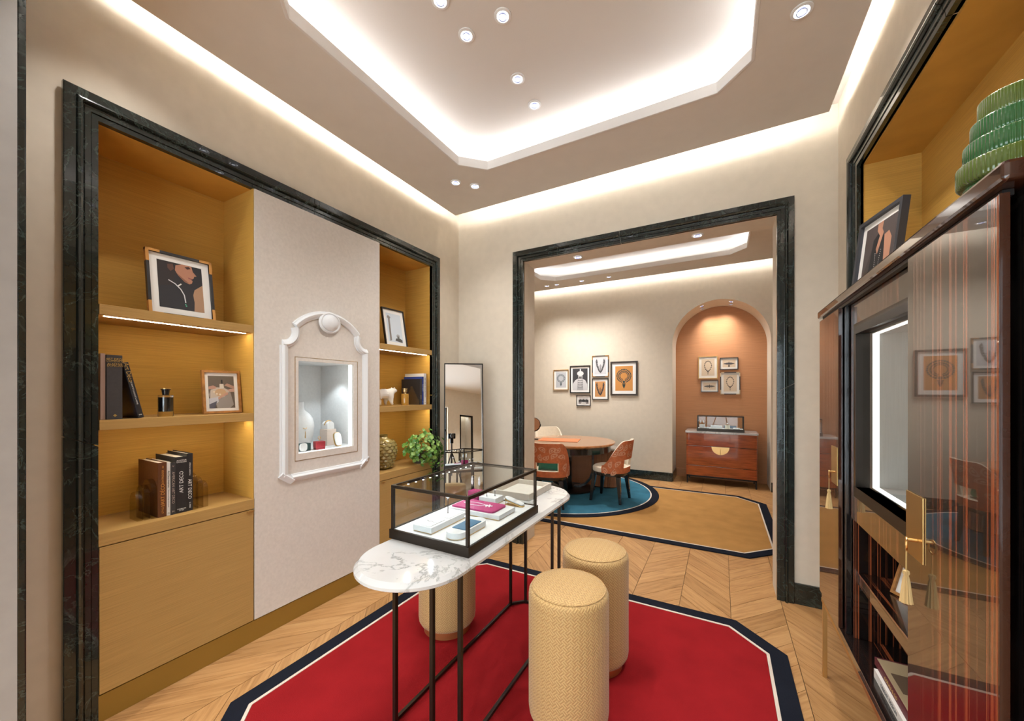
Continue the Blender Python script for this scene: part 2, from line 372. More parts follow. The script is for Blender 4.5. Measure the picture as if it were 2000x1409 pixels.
# ceilings
def ceiling(name, rect, oc, z, th, zu, outer_gap, full, label, spots2):
    root = sempty(name, label)
    x0, x1, y0, y1 = rect; O = octo(*oc)
    ox0, ox1, oy0, oy1, c = oc
    def slabface(pts): return pts
    b = B()
    # eight pieces around the octagonal recess
    for poly in ([(ox0+c, y0), (ox1-c, y0), (ox1-c, oy0), (ox0+c, oy0)], [(ox1-c, y0), (x1, y0), (x1, oy0+c), (ox1, oy0+c), (ox1-c, oy0)],
                 [(ox1, oy0+c), (x1, oy0+c), (x1, oy1-c), (ox1, oy1-c)], [(ox1, oy1-c), (x1, oy1-c), (x1, y1), (ox1-c, y1), (ox1-c, oy1)],
                 [(ox0+c, oy1), (ox1-c, oy1), (ox1-c, y1), (ox0+c, y1)], [(x0, oy1-c), (ox0, oy1-c), (ox0+c, oy1), (ox0+c, y1), (x0, y1)],
                 [(x0, oy0+c), (ox0, oy0+c), (ox0, oy1-c), (x0, oy1-c)], [(x0, y0), (ox0+c, y0), (ox0+c, oy0), (ox0, oy0+c), (x0, oy0+c)]):
        n = len(poly)
        b.add([(*p, z) for p in poly], [list(range(n))[::-1]]); b.add([(*p, z+th) for p in poly], [list(range(n))])
    for i in range(8):
        p, q = O[i], O[(i+1) % 8]; b.add([(*p, z), (*q, z), (*q, z+th), (*p, z+th)], [(0, 1, 2, 3)])
    R4 = [(x0, y0), (x1, y0), (x1, y1), (x0, y1)]
    for i in range(4):
        p, q = R4[i], R4[(i+1) % 4]; b.add([(*p, z), (*q, z), (*q, z+th), (*p, z+th)], [(0, 1, 2, 3)])
    b.build('dropped_panel', ceil_m, root, smooth=0)
    b = B(); b.ring(octo(ox0-.004, ox1+.004, oy0-.004, oy1+.004, c), octo(ox0+.012, ox1-.012, oy0+.012, oy1-.012, c-.007), z-.004, z+th+.02)
    b.build('recess_lip', ceil_w, root, .004)
    X0, X1, Y0, Y1 = full
    bx('upper_panel', X0, X1, Y0, Y1, zu, zu+.1, ceil_w, root)
    so = octo(ox0-.10, ox1+.10, oy0-.10, oy1+.10, c+.06); si = octo(ox0-.075, ox1+.075, oy0-.075, oy1+.075, c+.045)
    B().ring(so, si, z+th+.001, z+th+.012).build('led_strip', led_w, root, smooth=0)
    g = .075
    R4 = lambda d: [(x0+d, y0+d), (x1-d, y0+d), (x1-d, y1-d), (x0+d, y1-d)]
    B().ring(R4(g), R4(g+.004), z+th+.001, z+th+.031).build('led_strip', led_c, root, smooth=0)
    B().ring(R4(g-.03), R4(g+.02), z+th+.040, z+th+.044).build('added_led_hood', ceil_w, root, smooth=0)  # unseen hood added to keep cove light off the upper panel
    B().ring(R4(g+.005), R4(g+.02), z+th+.0005, z+th+.0399).build('added_led_channel', ceil_w, root, smooth=0)  # unseen back plate added so the strip lights only the wall
    return root
ceiling('ceiling', (-2.36, .605, .50, 3.10), (-1.82, .155, .90, 2.59, .172), 3.29, .045, 3.47, .1, (-3.2, 1.2, .352, YB), 'dropped ceiling with octagonal lit recess in the near room', None)
ceiling('ceiling_far', (-3.6, 1.4, 3.85, 6.51), (-2.68, .31, 4.25, 6.06, .2), 3.40, .045, 3.58, .1, (-4.2, 2.2, YB2, 7.6), 'dropped ceiling with lit recess in the far room', None)
struct(bx('ceiling_rear', -3.4, 4.7, -3.4, .352, 3.3, 3.4, ceil_w))

# green marble surrounds
def surround(name, label, ax, c, sg, o, i, mt=green_marble):
    """o / i = (a0, a1, ztop) of the outer and inner edge; ax 'x' plane x=c (a = y), 'y' plane y=c (a = x); sg = side it projects to"""
    root = sempty(name, label)
    prof = [(0, 0), (0, .020), (.03, .024), (.34, .024), (.36, .030), (.40, .036), (.46, .038), (.52, .034), (.545, .026), (.55, .018), (.60, .017), (.605, .022), (.77, .022), (.78, .014), (.80, .014), (.805, .018), (1, .018), (1, -.012)]
    def P(t, h, side, top):
        a0 = o[0]+(i[0]-o[0])*t; a1 = o[1]+(i[1]-o[1])*t; zt = o[2]+(i[2]-o[2])*t
        a = a0 if side == 0 else a1; z = zt if top else 0
        return (c+sg*h, a, z) if ax == 'x' else (a, c+sg*h, z)
    n = len(prof)
    for nm, A, Bq in (('left_jamb', (0, 0), (0, 1)), ('head', (0, 1), (1, 1)), ('right_jamb', (1, 1), (1, 0))):
        # two stones per run, with a fine joint
        for s0, s1 in ((0, .46), (.4615, 1)):
            b = B(); vs = []
            for s in (s0, s1):
                for t, h in prof:
                    p = Vector(P(t, h, *A)); q = Vector(P(t, h, *Bq)); vs.append(p.lerp(q, s))
            b.add(vs, [(k, k+1, n+k+1, n+k) for k in range(n-1)]+[list(range(n)), list(range(n, 2*n))])
            b.build('marble_stone', mt, root, smooth=20)
    return root
surround('trim_1', 'dark green marble surround of the ochre shelving', 'x', XL+.018, 1, (.497, 2.98, 2.838), (.603, 2.865, 2.725))
surround('trim_2', 'dark green marble surround of the passage to the far room', 'y', YB, -1, (-1.82, .456, 2.893), (-1.705, .354, 2.785))
surround('trim_3', 'dark green marble surround of the gold niche', 'x', XR, -1, (3.05, .58, 2.935), (2.865, .72, 2.80))
struct(bx('trim_4', -2.43, -2.302, .352, .374, 0, 3.13, green_marble, None, .004), 'dark green marble edge of the doorway beside the camera')
# baseboards
struct(bx('baseboard_back', .456, XR, YB-.02, YB, 0, .145, green_marble, None, .003))
struct(bx('baseboard_far', -3.9, AC-AR, YF-.02, YF, 0, .145, green_marble, None, .003)); struct(bx('baseboard_far_right', AC+AR, 1.7, YF-.02, YF, 0, .145, green_marble, None, .003))
struct(bx('baseboard_back_left', XL, -1.82, YB-.02, YB, 0, .145, green_marble, None, .003))
struct(bx('baseboard_alcove', AC-AR+.002, AC+AR-.002, 7.40, 7.42, 0, .14, peach_cloth, None, .003))
struct(bx('baseboard_alcove_side', AC-AR, AC-AR+.015, YF, 7.40, 0, .145, green_marble, None, .003))

# ------------------------------------------------------------------ downlights
def downlight(x, y, z, label, w=1., group=None, r=.045, energy=None):
    t = thing('ceiling_light', label, 'light', (x, y, z), group=group or 'recessed ceiling spotlights')
    B().lathe([(r, -.001), (r, -.006), (r*.72, -.009), (r*.66, -.004), (r*.62, -.0015)], 28).build('trim_ring', white_p, t)
    B().lathe([(.0, -.0035), (r*.62, -.0035), (r*.62, -.0015), (0, -.0015)], 24).build('lens', lamp_m, t)
    B().ring([(r*.5*math.cos(a), r*.5*math.sin(a)) for a in [2*PI*i/20 for i in range(20)]], [(r*.42*math.cos(a), r*.42*math.sin(a)) for a in [2*PI*i/20 for i in range(20)]], -.012, -.0036).build('baffle', M('baffle_blue', (.08, .09, .2), .4), t)
    l = D.lights.new('spot', 'SPOT'); l.energy = (energy or SPOT_W)*w; l.spot_size = rad(115); l.spot_blend = 1.; l.shadow_soft_size = .03; l.color = (1, .975, .94)
    lo = D.objects.new('bulb', l); COL.objects.link(lo); lo.parent = t; lo.location = (0, 0, -.02)
    return t
ZR = 3.47
for (u, x, y, lb) in ((0, -1.015, 1.743, 'spotlight in the ceiling recess, right of the front pair'), (1, -1.248, 1.74, 'spotlight in the ceiling recess, left of the front pair'),
                   (2, -1.135, 2.138, 'spotlight in the ceiling recess, third from the back edge pair'), (3, -1.136, 2.389, 'spotlight in the ceiling recess nearest the passage'),
                   (4, -1.254, 1.521, 'spotlight in the ceiling recess cut by the top of the picture')):
    s = (ZR-1.5)/(3.5-1.5); downlight(x*s, y*s, ZR, lb)
downlight(-1.982, 2.607, 3.29, 'small ceiling spotlight above the plant, left of two', .8); downlight(-1.869, 2.733, 3.29, 'small ceiling spotlight above the plant, right of two', .8)
downlight(.332, 2.215, 3.29, 'ceiling spotlight at the upper right above the tall cabinet', 2.)
downlight(.332, 1.25, 3.29, 'added ceiling spotlight above the near end of the tall cabinet, out of view', 2.); downlight(-2.1, .66, 3.29, 'added ceiling spotlight above the ochre shelves, out of view')  # two unseen spots added to the visible ceiling lights
for x, lb in ((-2.731, 'leftmost of four spotlights on the far ceiling'), (-2.538, 'second from left of four spotlights on the far ceiling'), (-2.085, 'third from left of four spotlights on the far ceiling'), (-1.619, 'rightmost of four spotlights on the far ceiling')):
    downlight(x, 6.255, 3.40, lb, 1.7, 'spotlights along the far ceiling edge')
downlight(-1.95*1.08, 5.47*1.08-.2, 3.58, 'spotlight inside the far ceiling recess', 6.5)
downlight(-1.191, 3.465, 2.785, 'spotlight in the passage soffit, left', .4, 'passage soffit spotlights'); downlight(-.169, 3.455, 2.785, 'spotlight in the passage soffit, right', .4, 'passage soffit spotlights')
for a, yy, lb in ((PI*.62, 7.0, 'arch soffit spotlight, front left'), (PI*.62, 7.2, 'arch soffit spotlight, rear left'), (PI*.42, 7.0, 'arch soffit spotlight, front right'), (PI*.42, 7.2, 'arch soffit spotlight, rear right')):
    t = downlight(AC+(AR-.001)*math.cos(a), yy, AS+(AR-.001)*math.sin(a), lb, .8, 'spotlights in the arch', .035); t.rotation_euler = (rad(8) if yy > 7.1 else 0, PI/2-a, 0)
for x in (-1.8, .2, 2.6): downlight(x, -1.6, 3.3, 'ceiling spotlight of the shop behind the camera, added for fill, at x %d' % x, 11.)  # spots added in the unseen shop so their bounce fills the room
for i, o in enumerate([o for o in D.objects if o.get('label', '').startswith('ceiling spotlight of the shop')]): o['label'] = ('left', 'middle', 'right')[i]+' added fill spotlight in the unseen shop behind the camera'

# ================================================================== BUILT-IN UNIT (left)
NB = -2.815   # back of the shelf niches
def bay(label, y0, y1, hy, shelf_top, mid, counter):
    t = thing('shelving_unit', label, 'shelving', (XU-.2, (y0+y1)/2, 0), world=True)
    bx('back_panel', NB-.02, NB, y0, y1, counter, 2.725, gold_cloth, t)
    bx('side_panel', NB, XU-.006, *((y0-.012, y0) if y0 < 1 else (y0, y0+.003)), counter, 2.725, gold_cloth, t); bx('side_panel', NB, XU-.006, *((y1, y1+.012) if y1 > 2 else (y1-.003, y1)), counter, 2.725, gold_cloth, t)
    bx('top_panel', NB, XU-.006, y0, y1, 2.7255, 2.737, gold_cloth, t)
    for z in (shelf_top, mid):
        s = bx('shelf', NB, XU-.004, y0+.0035, y1-.0035, z-.046, z, gold_door, t, .001)
        bx('led_strip', XU-.062, XU-.052, y0+.03, y1-.02, z-.048, z-.0455, led_s, s)
    bx('counter', NB, XU, y0, y1, counter-.058, counter, gold_door, t, .001)
    bx('carcass', NB, XU-.022, y0+.004, y1-.004, .13, counter-.060, gold_door, t)
    d = bx('door', XU-.020, XU-.001, y0+.003, y1-.003, .128, counter-.063, gold_door, t, .0012)
    bx('finger_pull', XU-.004, XU+.010, hy-.018, hy+.018, counter-.072, counter-.066, brass_s, d, .001)
    return t
bay('ochre grasscloth shelf bay with books and portrait, nearest the camera', .603, 1.255, 1.232, 1.90, 1.372, .857)
bay('narrower ochre grasscloth shelf bay with plant and polar bear', 2.214, 2.865, 2.25, 1.905, 1.378, .822)
struct(bx('baseboard_unit', NB, XU-.004, .603, 2.865, 0, .122, kick_m, None, .002), 'bronze ochre plinth under the shelving')
# white panel between the bays, with the vitrine opening
VY0, VY1, VZ0, VZ1 = 1.503, 1.995, 1.042, 1.733
p = thing('wall_panel', 'pale linen wall panel between the two ochre shelf bays', 'panel', (XU-.2, 1.73, .13), world=True)
b = B(); b.box(XU-.03, XU, 1.257, VY0, .128, 2.725).box(XU-.03, XU, VY1, 2.212, .128, 2.725).box(XU-.03, XU, VY0, VY1, .128, VZ0).box(XU-.03, XU, VY0, VY1, VZ1, 2.725)
b.build('panel_board', panel_m, p, smooth=0)
# moulding around the vitrine
def mould(path, r=.026):
    return path
mp_ = []
Y0, Y1 = 1.43, 2.065
arch = arcpts(1.7475, 1.72, .325, PI-.72, .72, 20)
left_c = arcpts(1.425, 1.893, .082, .42, -PI/2-.1, 12); right_c = arcpts(2.070, 1.893, .082, -PI/2+.1, -PI-.42, 12)
def bar(pts, name='moulding_bar', parent=None):
    b = B(); prof = [(-.026, 0), (-.024, .010), (-.016, .014), (-.008, .022), (.006, .026), (.014, .020), (.016, .012), (.024, .010), (.026, 0)]
    n = len(prof); vs = []; pts = [Vector((0, *q)) for q in pts]
    for i, q in enumerate(pts):
        a = pts[max(i-1, 0)]; c = pts[min(i+1, len(pts)-1)]; t = (c-a).normalized(); nrm = Vector((0, -t.z, t.y))
        for w, h in prof: v = q+nrm*w; vs.append((XU+h, v.y, v.z))
    fs = [(i*n+k, i*n+k+1, (i+1)*n+k+1, (i+1)*n+k) for i in range(len(pts)-1) for k in range(n-1)]+[list(range(n)), list(range((len(pts)-1)*n, len(pts)*n))]
    return b.add(vs, fs).build(name, mould_m, parent, smooth=40)
mo = thing('wall_moulding', 'white plaster moulding with arched top and boss around the vitrine', 'moulding', (XU, 1.75, .93), world=True)
bar([(Y0, .955), (Y0, 1.80)], parent=mo); bar([(Y1, 1.81), (Y1, .955)], parent=mo); bar([(1.475, .938), (2.02, .938)], parent=mo)
bar(arch, parent=mo); bar(left_c, parent=mo); bar(right_c, parent=mo)
bar([(1.408, .975), (1.485, .92)], parent=mo); bar([(2.01, .92), (2.088, .985)], parent=mo)
b = B(); prof = [(0, .036), (.03, .034), (.052, .026), (.062, .014), (.064, .008), (.074, .012), (.084, .006), (.086, 0)]
b.lathe([(r, h) for r, h in prof], 32); b.v = [(XU+.016+z, 1.7475+x, 1.992+y*.9) for x, y, z in b.v]; b.build('boss', mould_m, mo)
# vitrine
v = thing('wall_vitrine', 'lit vitrine set in the pale wall panel', 'display case', (XU-.2, 1.75, VZ0), world=True)
grey_in = noisy('vitrine_lining', (.66, .67, .67), nscale=70, amt=.04, rough=.8, bmp=.05)
IY0, IY1, IZ0, IZ1 = 1.528, 1.960, 1.088, 1.709
b = B(); b.box(XU-.02, XU+.002, VY0+.003, IY0, VZ0+.003, VZ1-.003).box(XU-.02, XU+.002, IY1, VY1-.003, VZ0+.003, VZ1-.003).box(XU-.02, XU+.002, IY0, IY1, VZ0+.003, IZ0).box(XU-.02, XU+.002, IY0, IY1, IZ1, VZ1-.003)
fr = b.build('door_frame', panel_m, v, smooth=0)
for zz in (VZ0, VZ1-.002): bx('metal_edge', XU-.004, XU+.003, VY0, VY1, zz, zz+.002, brass_s, fr)
for yy in (VY0, VY1-.002): bx('metal_edge', XU-.004, XU+.003, yy, yy+.002, VZ0, VZ1, brass_s, fr)
BX = -2.965
b = B(); b.box(BX-.01, BX, 1.45, 2.045, 1.07, 1.73).box(BX, XU-.035, 1.45, 1.46, 1.07, 1.73).box(BX, XU-.035, 2.035, 2.045, 1.07, 1.73).box(BX, XU-.035, 1.46, 2.035, 1.07, 1.085).box(BX, XU-.035, 1.46, 2.035, 1.715, 1.73)
b.build('lining', grey_in, v, smooth=0)
b = B(); b.box(XU-.075, XU-.037, IY1+.012, IY1+.03, IZ0, IZ1).box(XU-.075, XU-.037, IY0-.03, IY0-.012, IZ0, IZ1).box(XU-.06, XU-.037, IY0, IY1, 1.7135, 1.715).box(XU-.06, XU-.037, IY0, IY1, 1.085, 1.0865)
b.build('led_strip', led_v, v, smooth=0)
bx('pane', XU-.012, XU-.008, IY0, IY1, IZ0, IZ1, pane_m, v)
l = D.lights.new('spot', 'SPOT'); l.energy = 4; l.spot_size = rad(70); l.spot_blend = .6; l.color = (.86, .93, 1); l.shadow_soft_size = .02
lo = D.objects.new('vitrine_bulb', l); COL.objects.link(lo); lo.parent = v; lo.matrix_parent_inverse = Matrix.Translation(v.location).inverted(); lo.location = (-2.62, 1.88, 1.70); lo.rotation_euler = (rad(12), rad(18), 0)
FZ = 1.0855
# bust, block, stands, boxes in the vitrine
t = thing('necklace_bust', 'white bust wearing a fine necklace in the wall vitrine', 'bust', (-2.80, 1.735, FZ))
prof = [(.075, 0), (.088, .02), (.105, .08), (.110, .13), (.100, .18), (.078, .21), (.045, .235), (.038, .26), (.039, .285), (.036, .29), (0, .29)]
b = B().lathe(prof, 32); b.v = [(x*.8, y*1.08, z*1.17) for x, y, z in b.v]; b.build('bust_form', white_f, t)
B().tube([(.035+.045*math.sin(PI*i/16)+.01, -.05+.1*i/16, .215-.075*math.sin(PI*i/16)) for i in range(17)], .0022, 6).build('chain', brass, t)
B().tube([(.082, 0, .14), (.083, .004, .11), (.082, .006, .07)], [.003, .004, .003], 6).build('pendant_drop', brass, t)
t = thing('display_block', 'beige block in the vitrine carrying a bracelet stand', 'display block', (-2.70, 1.915, FZ))
bx('block_body', -.045, .045, -.04, .04, 0, .125, noisy('block_suede', (.62, .52, .46), nscale=50, amt=.04), t, .002)
t = thing('bracelet_stand', 'cream saddle stand with a gold bracelet on the vitrine block', 'bracelet stand', (-2.70, 1.915, FZ+.1252))
b = B().prism(arcpts(0, .03, .03, 0, PI, 14)+[(-.03, 0), (.03, 0)], -.035, .035, 'x'); b.build('saddle', white_f, t, .003)
B().tube([(.005, .034*math.cos(a), .031+.034*math.sin(a)) for a in [PI*i/14 for i in range(15)]], .004, 8).build('bracelet', brass, t)
t = thing('earring_stand', 'white rounded easel with gold rim at the right of the vitrine', 'display stand', (-2.56, 1.905, FZ), (0, rad(-14), 0))
ov = [(p[0], p[1]+.055) for p in superell(.032, .054, 3.2, 32)]
B().prism(ov, -.006, .004, 'x').build('easel_back', brass_s, t, .001); B().prism([(q[0]*.9, (q[1]-.055)*.93+.055) for q in ov], .0042, .012, 'x').build('pad', white_f, t, .003)
t = thing('ring_box', 'red cube box with a gold ring on a pin in the vitrine', 'box', (-2.545, 1.735, FZ), (0, 0, rad(-14)))
bx('box_body', -.026, .026, -.032, .032, .0, .014, M('box_red_dark', (.20, .012, .02), .5), t, .002); bx('box_lid', -.027, .027, -.033, .033, .0145, .058, M('box_red', (.36, .03, .045), .5), t, .002)
B().tube([(0, 0, .058), (0, 0, .074)], .0025, 8).build('pin', brass, t); B().tube([(0, .009*math.cos(a), .083+.009*math.sin(a)) for a in [2*PI*i/16 for i in range(16)]], .0022, 6, True).build('ring', brass, t)
t = thing('watch_box', 'teal box with rounded cream cushion at the left of the vitrine', 'box', (-2.575, 1.635, FZ), (0, 0, rad(4)))
bx('box_body', -.03, .022, -.03, .042, 0, .052, M('box_teal', (.02, .07, .075), .5), t, .002); B().prism([(q[0]-.022, q[1]+.03) for q in superell(.028, .028, 3, 24)], .023, .036, 'x').build('cushion_front', white_f, t, .003)

# ------------------------------------------------------------------ pictures
class Art:
    def __init__(s, w, h, y): s.w, s.h, s.y = w, h, y; s.b = B(); s.mats = []; s.n = 0
    def poly(s, pts, c):
        m = flat(c)
        if m not in s.mats: s.mats.append(m)
        s.b.mat(s.mats.index(m)); s.n += 1; y = s.y-.00025*s.n
        s.b.add([((p[0]-.5)*s.w, y, p[1]*s.h) for p in pts], [list(range(len(pts)))]); return s
    def rect(s, x0, y0, x1, y1, c): return s.poly([(x0, y0), (x1, y0), (x1, y1), (x0, y1)], c)
    def ell(s, cx, cy, rx, ry, c, n=20): return s.poly([(cx+rx*math.cos(2*PI*i/n), cy+ry*math.sin(2*PI*i/n)) for i in range(n)], c)
    def line(s, pts, wd, c):
        L = [];Rr = []; asp = s.w/s.h
        for i, p in enumerate(pts):
            a = pts[max(0, i-1)]; d = pts[min(len(pts)-1, i+1)]; dx, dy = (d[0]-a[0])*asp, d[1]-a[1]; k = math.hypot(dx, dy) or 1
            L.append((p[0]-dy/k*wd/asp, p[1]+dx/k*wd)); Rr.append((p[0]+dy/k*wd/asp, p[1]-dx/k*wd))
        return s.poly(L+Rr[::-1], c)
    def dots(s, pts, r, c):
        m = flat(c)
        if m not in s.mats: s.mats.append(m)
        s.b.mat(s.mats.index(m)); s.n += 1; y = s.y-.00025*s.n; a = s.w/s.h
        for p in pts:
            rr = r*(p[2] if len(p) > 2 else 1)
            s.b.add([((p[0]+rr/a*math.cos(PI*i/3)-.5)*s.w, y, (p[1]+rr*math.sin(PI*i/3))*s.h) for i in range(6)], [list(range(6))])
        return s
def picture(name, label, w, h, loc, rotz, lean, fw, fd, fm, margin, artfn, corners=None, group=None, cat='picture', mat_col=None, shadow_y=0):
    t = thing(name, label, cat, loc, (-lean, 0, rotz), group)
    b = B()
    for x0, x1, z0, z1 in ((-w/2, w/2, 0, fw), (-w/2, w/2, h-fw, h), (-w/2, -w/2+fw, fw, h-fw), (w/2-fw, w/2, fw, h-fw)): b.box(x0, x1, -fd, 0, z0, z1)
    f = b.build('frame', fm, t, 0, smooth=0)
    if corners:
        k = .045
        for sx in (-1, 1):
            for z0, z1 in ((0, 1), (1, 0)):
                zc = 0 if z1 else h
                x = sx*w/2; d = 1 if z1 else -1
                b = B().box(x-sx*fw, x+sx*.0006, -fd-.0006, .0002, zc-d*.0006, zc+d*h*.2).box(x-sx*w*.2, x+sx*.0006, -fd-.0006, .0002, zc-d*.0006, zc+d*fw); b.build('corner_cap', corners, f, smooth=0)
    bx('backing', -w/2+fw*.5, w/2-fw*.5, -.004, -.001, fw*.5, h-fw*.5, black_l, t)
    bx('mat_board', -w/2+fw, w/2-fw, -fd*.45, -.0041, fw, h-fw, mat_col or paper, t)
    iw, ih = w-2*fw-2*margin, h-2*fw-2*margin
    a = Art(iw, ih, -fd*.45-.0003); artfn(a); a.b.v = [(x, y, z+fw+margin) for x, y, z in a.b.v]
    a.b.build('print', a.mats, t, smooth=0)
    return t
K, Wt = (.02, .02, .022), (.8, .8, .8)
def art_portrait(a):
    a.rect(0, 0, 1, 1, (.03, .03, .035))
    a.poly([(.80, .48), (1, .62), (1, 0), (.76, 0), (.78, .2), (.76, .36)], (.42, .25, .15))
    a.poly([(0, 1), (.75, 1), (.6, .86), (.35, .72), (.3, .5), (0, .45)], (.035, .028, .028))
    a.poly([(.22, .94), (.34, .97), (.36, .86), (.28, .80), (.22, .86)], (.12, .06, .045))
    a.poly([(.40, .95), (.55, 1), (.76, 1), (.79, .88), (.87, .80), (.81, .78), (.80, .74), (.73, .70), (.77, .68), (.75, .62), (.69, .59), (.58, .62), (.44, .74), (.38, .84)], (.46, .22, .14))
    a.poly([(.60, .95), (.70, .98), (.74, .94), (.66, .91)], (.06, .03, .03)); a.poly([(.66, .735), (.78, .72), (.74, .70), (.68, .705)], (.28, .09, .08))
    a.poly([(.42, .78), (.60, .66), (.68, .61), (.58, .62), (.44, .74)], (.27, .12, .08))
    a.line([(.22, .60), (.36, .54), (.48, .44), (.55, .32), (.57, .16)], .010, (.7, .7, .72)); a.line([(.42, .50), (.50, .56)], .012, (.75, .74, .7)); a.dots([(.565, .12), (.58, .09)], .013, (.1, .5, .3))
def art_hands(a):
    a.rect(0, 0, 1, 1, (.13, .105, .085)); a.poly([(0, .42), (.1, .60), (.35, .65), (.62, .62), (.82, .56), (.95, .1), (.8, 0), (.3, 0), (.2, .3), (.05, .3)], (.30, .27, .25))
    a.poly([(.05, .3), (.08, .55), (.3, .64), (.62, .62), (.8, .52), (.6, .35), (.4, .3)], (.52, .45, .38)); a.poly([(.42, .60), (.43, .75), (.58, .75), (.60, .62)], (.62, .58, .52)); a.rect(.49, .76, .55, .88, K)
    a.ell(.45, .48, .22, .12, (.52, .34, .2)); a.poly([(0, .66), (.18, .70), (.3, .65), (.26, .60), (0, .58)], (.46, .26, .2)); a.poly([(1, .68), (.72, .77), (.60, .70), (.75, .66), (1, .58)], (.42, .25, .19))
    a.poly([(1, .5), (.82, .50), (.70, .56), (.85, .60), (1, .60)], (.5, .32, .26)); a.poly([(.34, .32), (.55, .42), (.72, .5), (.74, .42), (.55, .36), (.36, .26)], (.5, .29, .22)); a.poly([(0, .3), (.34, .34), (.36, .2), (.2, .1), (0, .12)], (.5, .5, .56)); a.poly([(0, .12), (.3, .22), (.2, 0), (0, 0)], (.1, .1, .13))
    for x, y in ((.3, .44), (.42, .42), (.2, .5)): a.ell(x, y, .045, .03, (.68, .58, .45), 6)
def art_column(a):
    a.rect(0, 0, 1, 1, (.62, .70, .78)); a.poly([(.1, .02), (.22, .05), (.24, .8), (.3, .86), (.14, .93), (.06, .86), (.12, .8)], (.25, .23, .22)); a.poly([(.45, .05), (.95, .0), (.95, .1), (.75, .16), (.5, .13)], (.1, .1, .1)); a.ell(.68, .22, .12, .07, (.4, .42, .44)); a.rect(.62, .15, .74, .22, (.15, .15, .15))
def art_neck(c, bgc, big=False, seed=1):
    def f(a):
        a.rect(0, 0, 1, 1, bgc); p = []
        for r, n, q in ((.36, 26, 1.1), (.27, 24, 1.), (.20, 22, .75)) if big else ((.34, 20, 1.), (.26, 18, .9)):
            for i in range(n):
                t = -PI/2+.35+(2*PI-.7)*i/(n-1); p.append((.5+r*1.1*math.cos(t), .60+r*.72*math.sin(t), q))
        a.dots(p, .026 if big else .030, c); a.dots([(.5, .36, 2.2), (.43, .28), (.5, .28, 1.3), (.57, .28), (.5, .20, 2.4), (.45, .24), (.55, .24), (.5, .13, 1.2), (.38, .36), (.62, .36)], .024, c)
    return f
def art_bib(c, bgc):
    def f(a):
        a.rect(0, 0, 1, 1, bgc)
        for s in (-1, 1):
            a.poly([(.5+s*.30, .95), (.5+s*.40, .80), (.5+s*.33, .5), (.5+s*.16, .2), (.5, .08), (.5, .16), (.5+s*.12, .34), (.5+s*.22, .58), (.5+s*.24, .80)], c)
            for k in range(5): a.line([(.5+s*.06, .52-k*.07), (.5+s*(.22-k*.03), .46-k*.07)], .009, c)
            a.dots([(.5+s*(.29-.02*k), .78-k*.11) for k in range(5)], .016, bgc)
        a.line([(.5, .60), (.5, .1)], .014, c)
    return f
def art_turban(a):
    a.rect(0, 0, 1, 1, (.045, .045, .05)); g1, g2 = (.55, .55, .56), (.36, .36, .37)
    a.poly([(.0, .0), (.02, .3), (.18, .47), (.36, .54), (.64, .54), (.84, .47), (.98, .28), (1, 0)], g1)
    a.ell(.52, .62, .15, .13, (.42, .42, .42)); a.ell(.52, .77, .22, .11, (.66, .66, .66)); a.rect(.49, .87, .56, .98, (.75, .75, .75)); a.poly([(.42, .62), (.62, .62), (.60, .53), (.52, .50), (.44, .53)], (.12, .12, .12))
    a.poly([(.36, .54), (.66, .54), (.72, .02), (.30, .02)], g2); a.dots([(.4+.05*(i % 5), .5-.08*(i//5), 1+.4*(i % 2)) for i in range(25)], .014, (.75, .75, .75)); a.dots([(.38+.07*(i % 5), .46-.1*(i//5)) for i in range(20)], .018, (.06, .06, .06))
def art_group(a):
    a.rect(0, 0, 1, 1, (.30, .27, .27)); a.rect(0, .55, 1, 1, (.55, .52, .50))
    for i in range(7): x = .08+.14*i; a.ell(x, .45+.06*(i % 2), .07, .25, (.03, .03, .03), 12); a.ell(x, .70+.06*(i % 2), .035, .08, (.5, .45, .42), 10)
    a.poly([(.25, .0), (.75, .0), (.7, .28), (.32, .28)], (.62, .6, .58))
def art_chain(c, bgc, pend=True):
    def f(a):
        a.rect(0, 0, 1, 1, bgc); pts = [(.5+.27*math.sin(t)*(1-.25*max(0, -math.cos(t))), .58+.30*math.cos(t)) for t in [2*PI*i/30 for i in range(30)]]
        a.dots([(x, y, .8+.5*(i % 2)) for i, (x, y) in enumerate(pts)],   .024, c)
        if pend: a.dots([(.5, .25, 2), (.46, .2), (.54, .2), (.5, .14, 1.4), (.5, .08)], .018, c)
    return f
def art_bracelet(c, bgc, drop=False):
    def f(a):
        a.rect(0, 0, 1, 1, bgc)
        for s in (-1, 1): a.poly([(.5, .62), (.5+s*.14, .66), (.5+s*.42, .54), (.5+s*.42, .46), (.5+s*.14, .36), (.5, .40)], sc(c, 3)); a.dots([(.5+s*(.08+.05*k), .5+.07*(k % 2)-.03, 1.4) for k in range(7)], .03, c)
        a.rect(.47, .28, .53, .74, c)
        if drop: a.dots([(.5, .24, 1.6), (.46, .16), (.54, .16), (.5, .1)], .05, c)
    return f
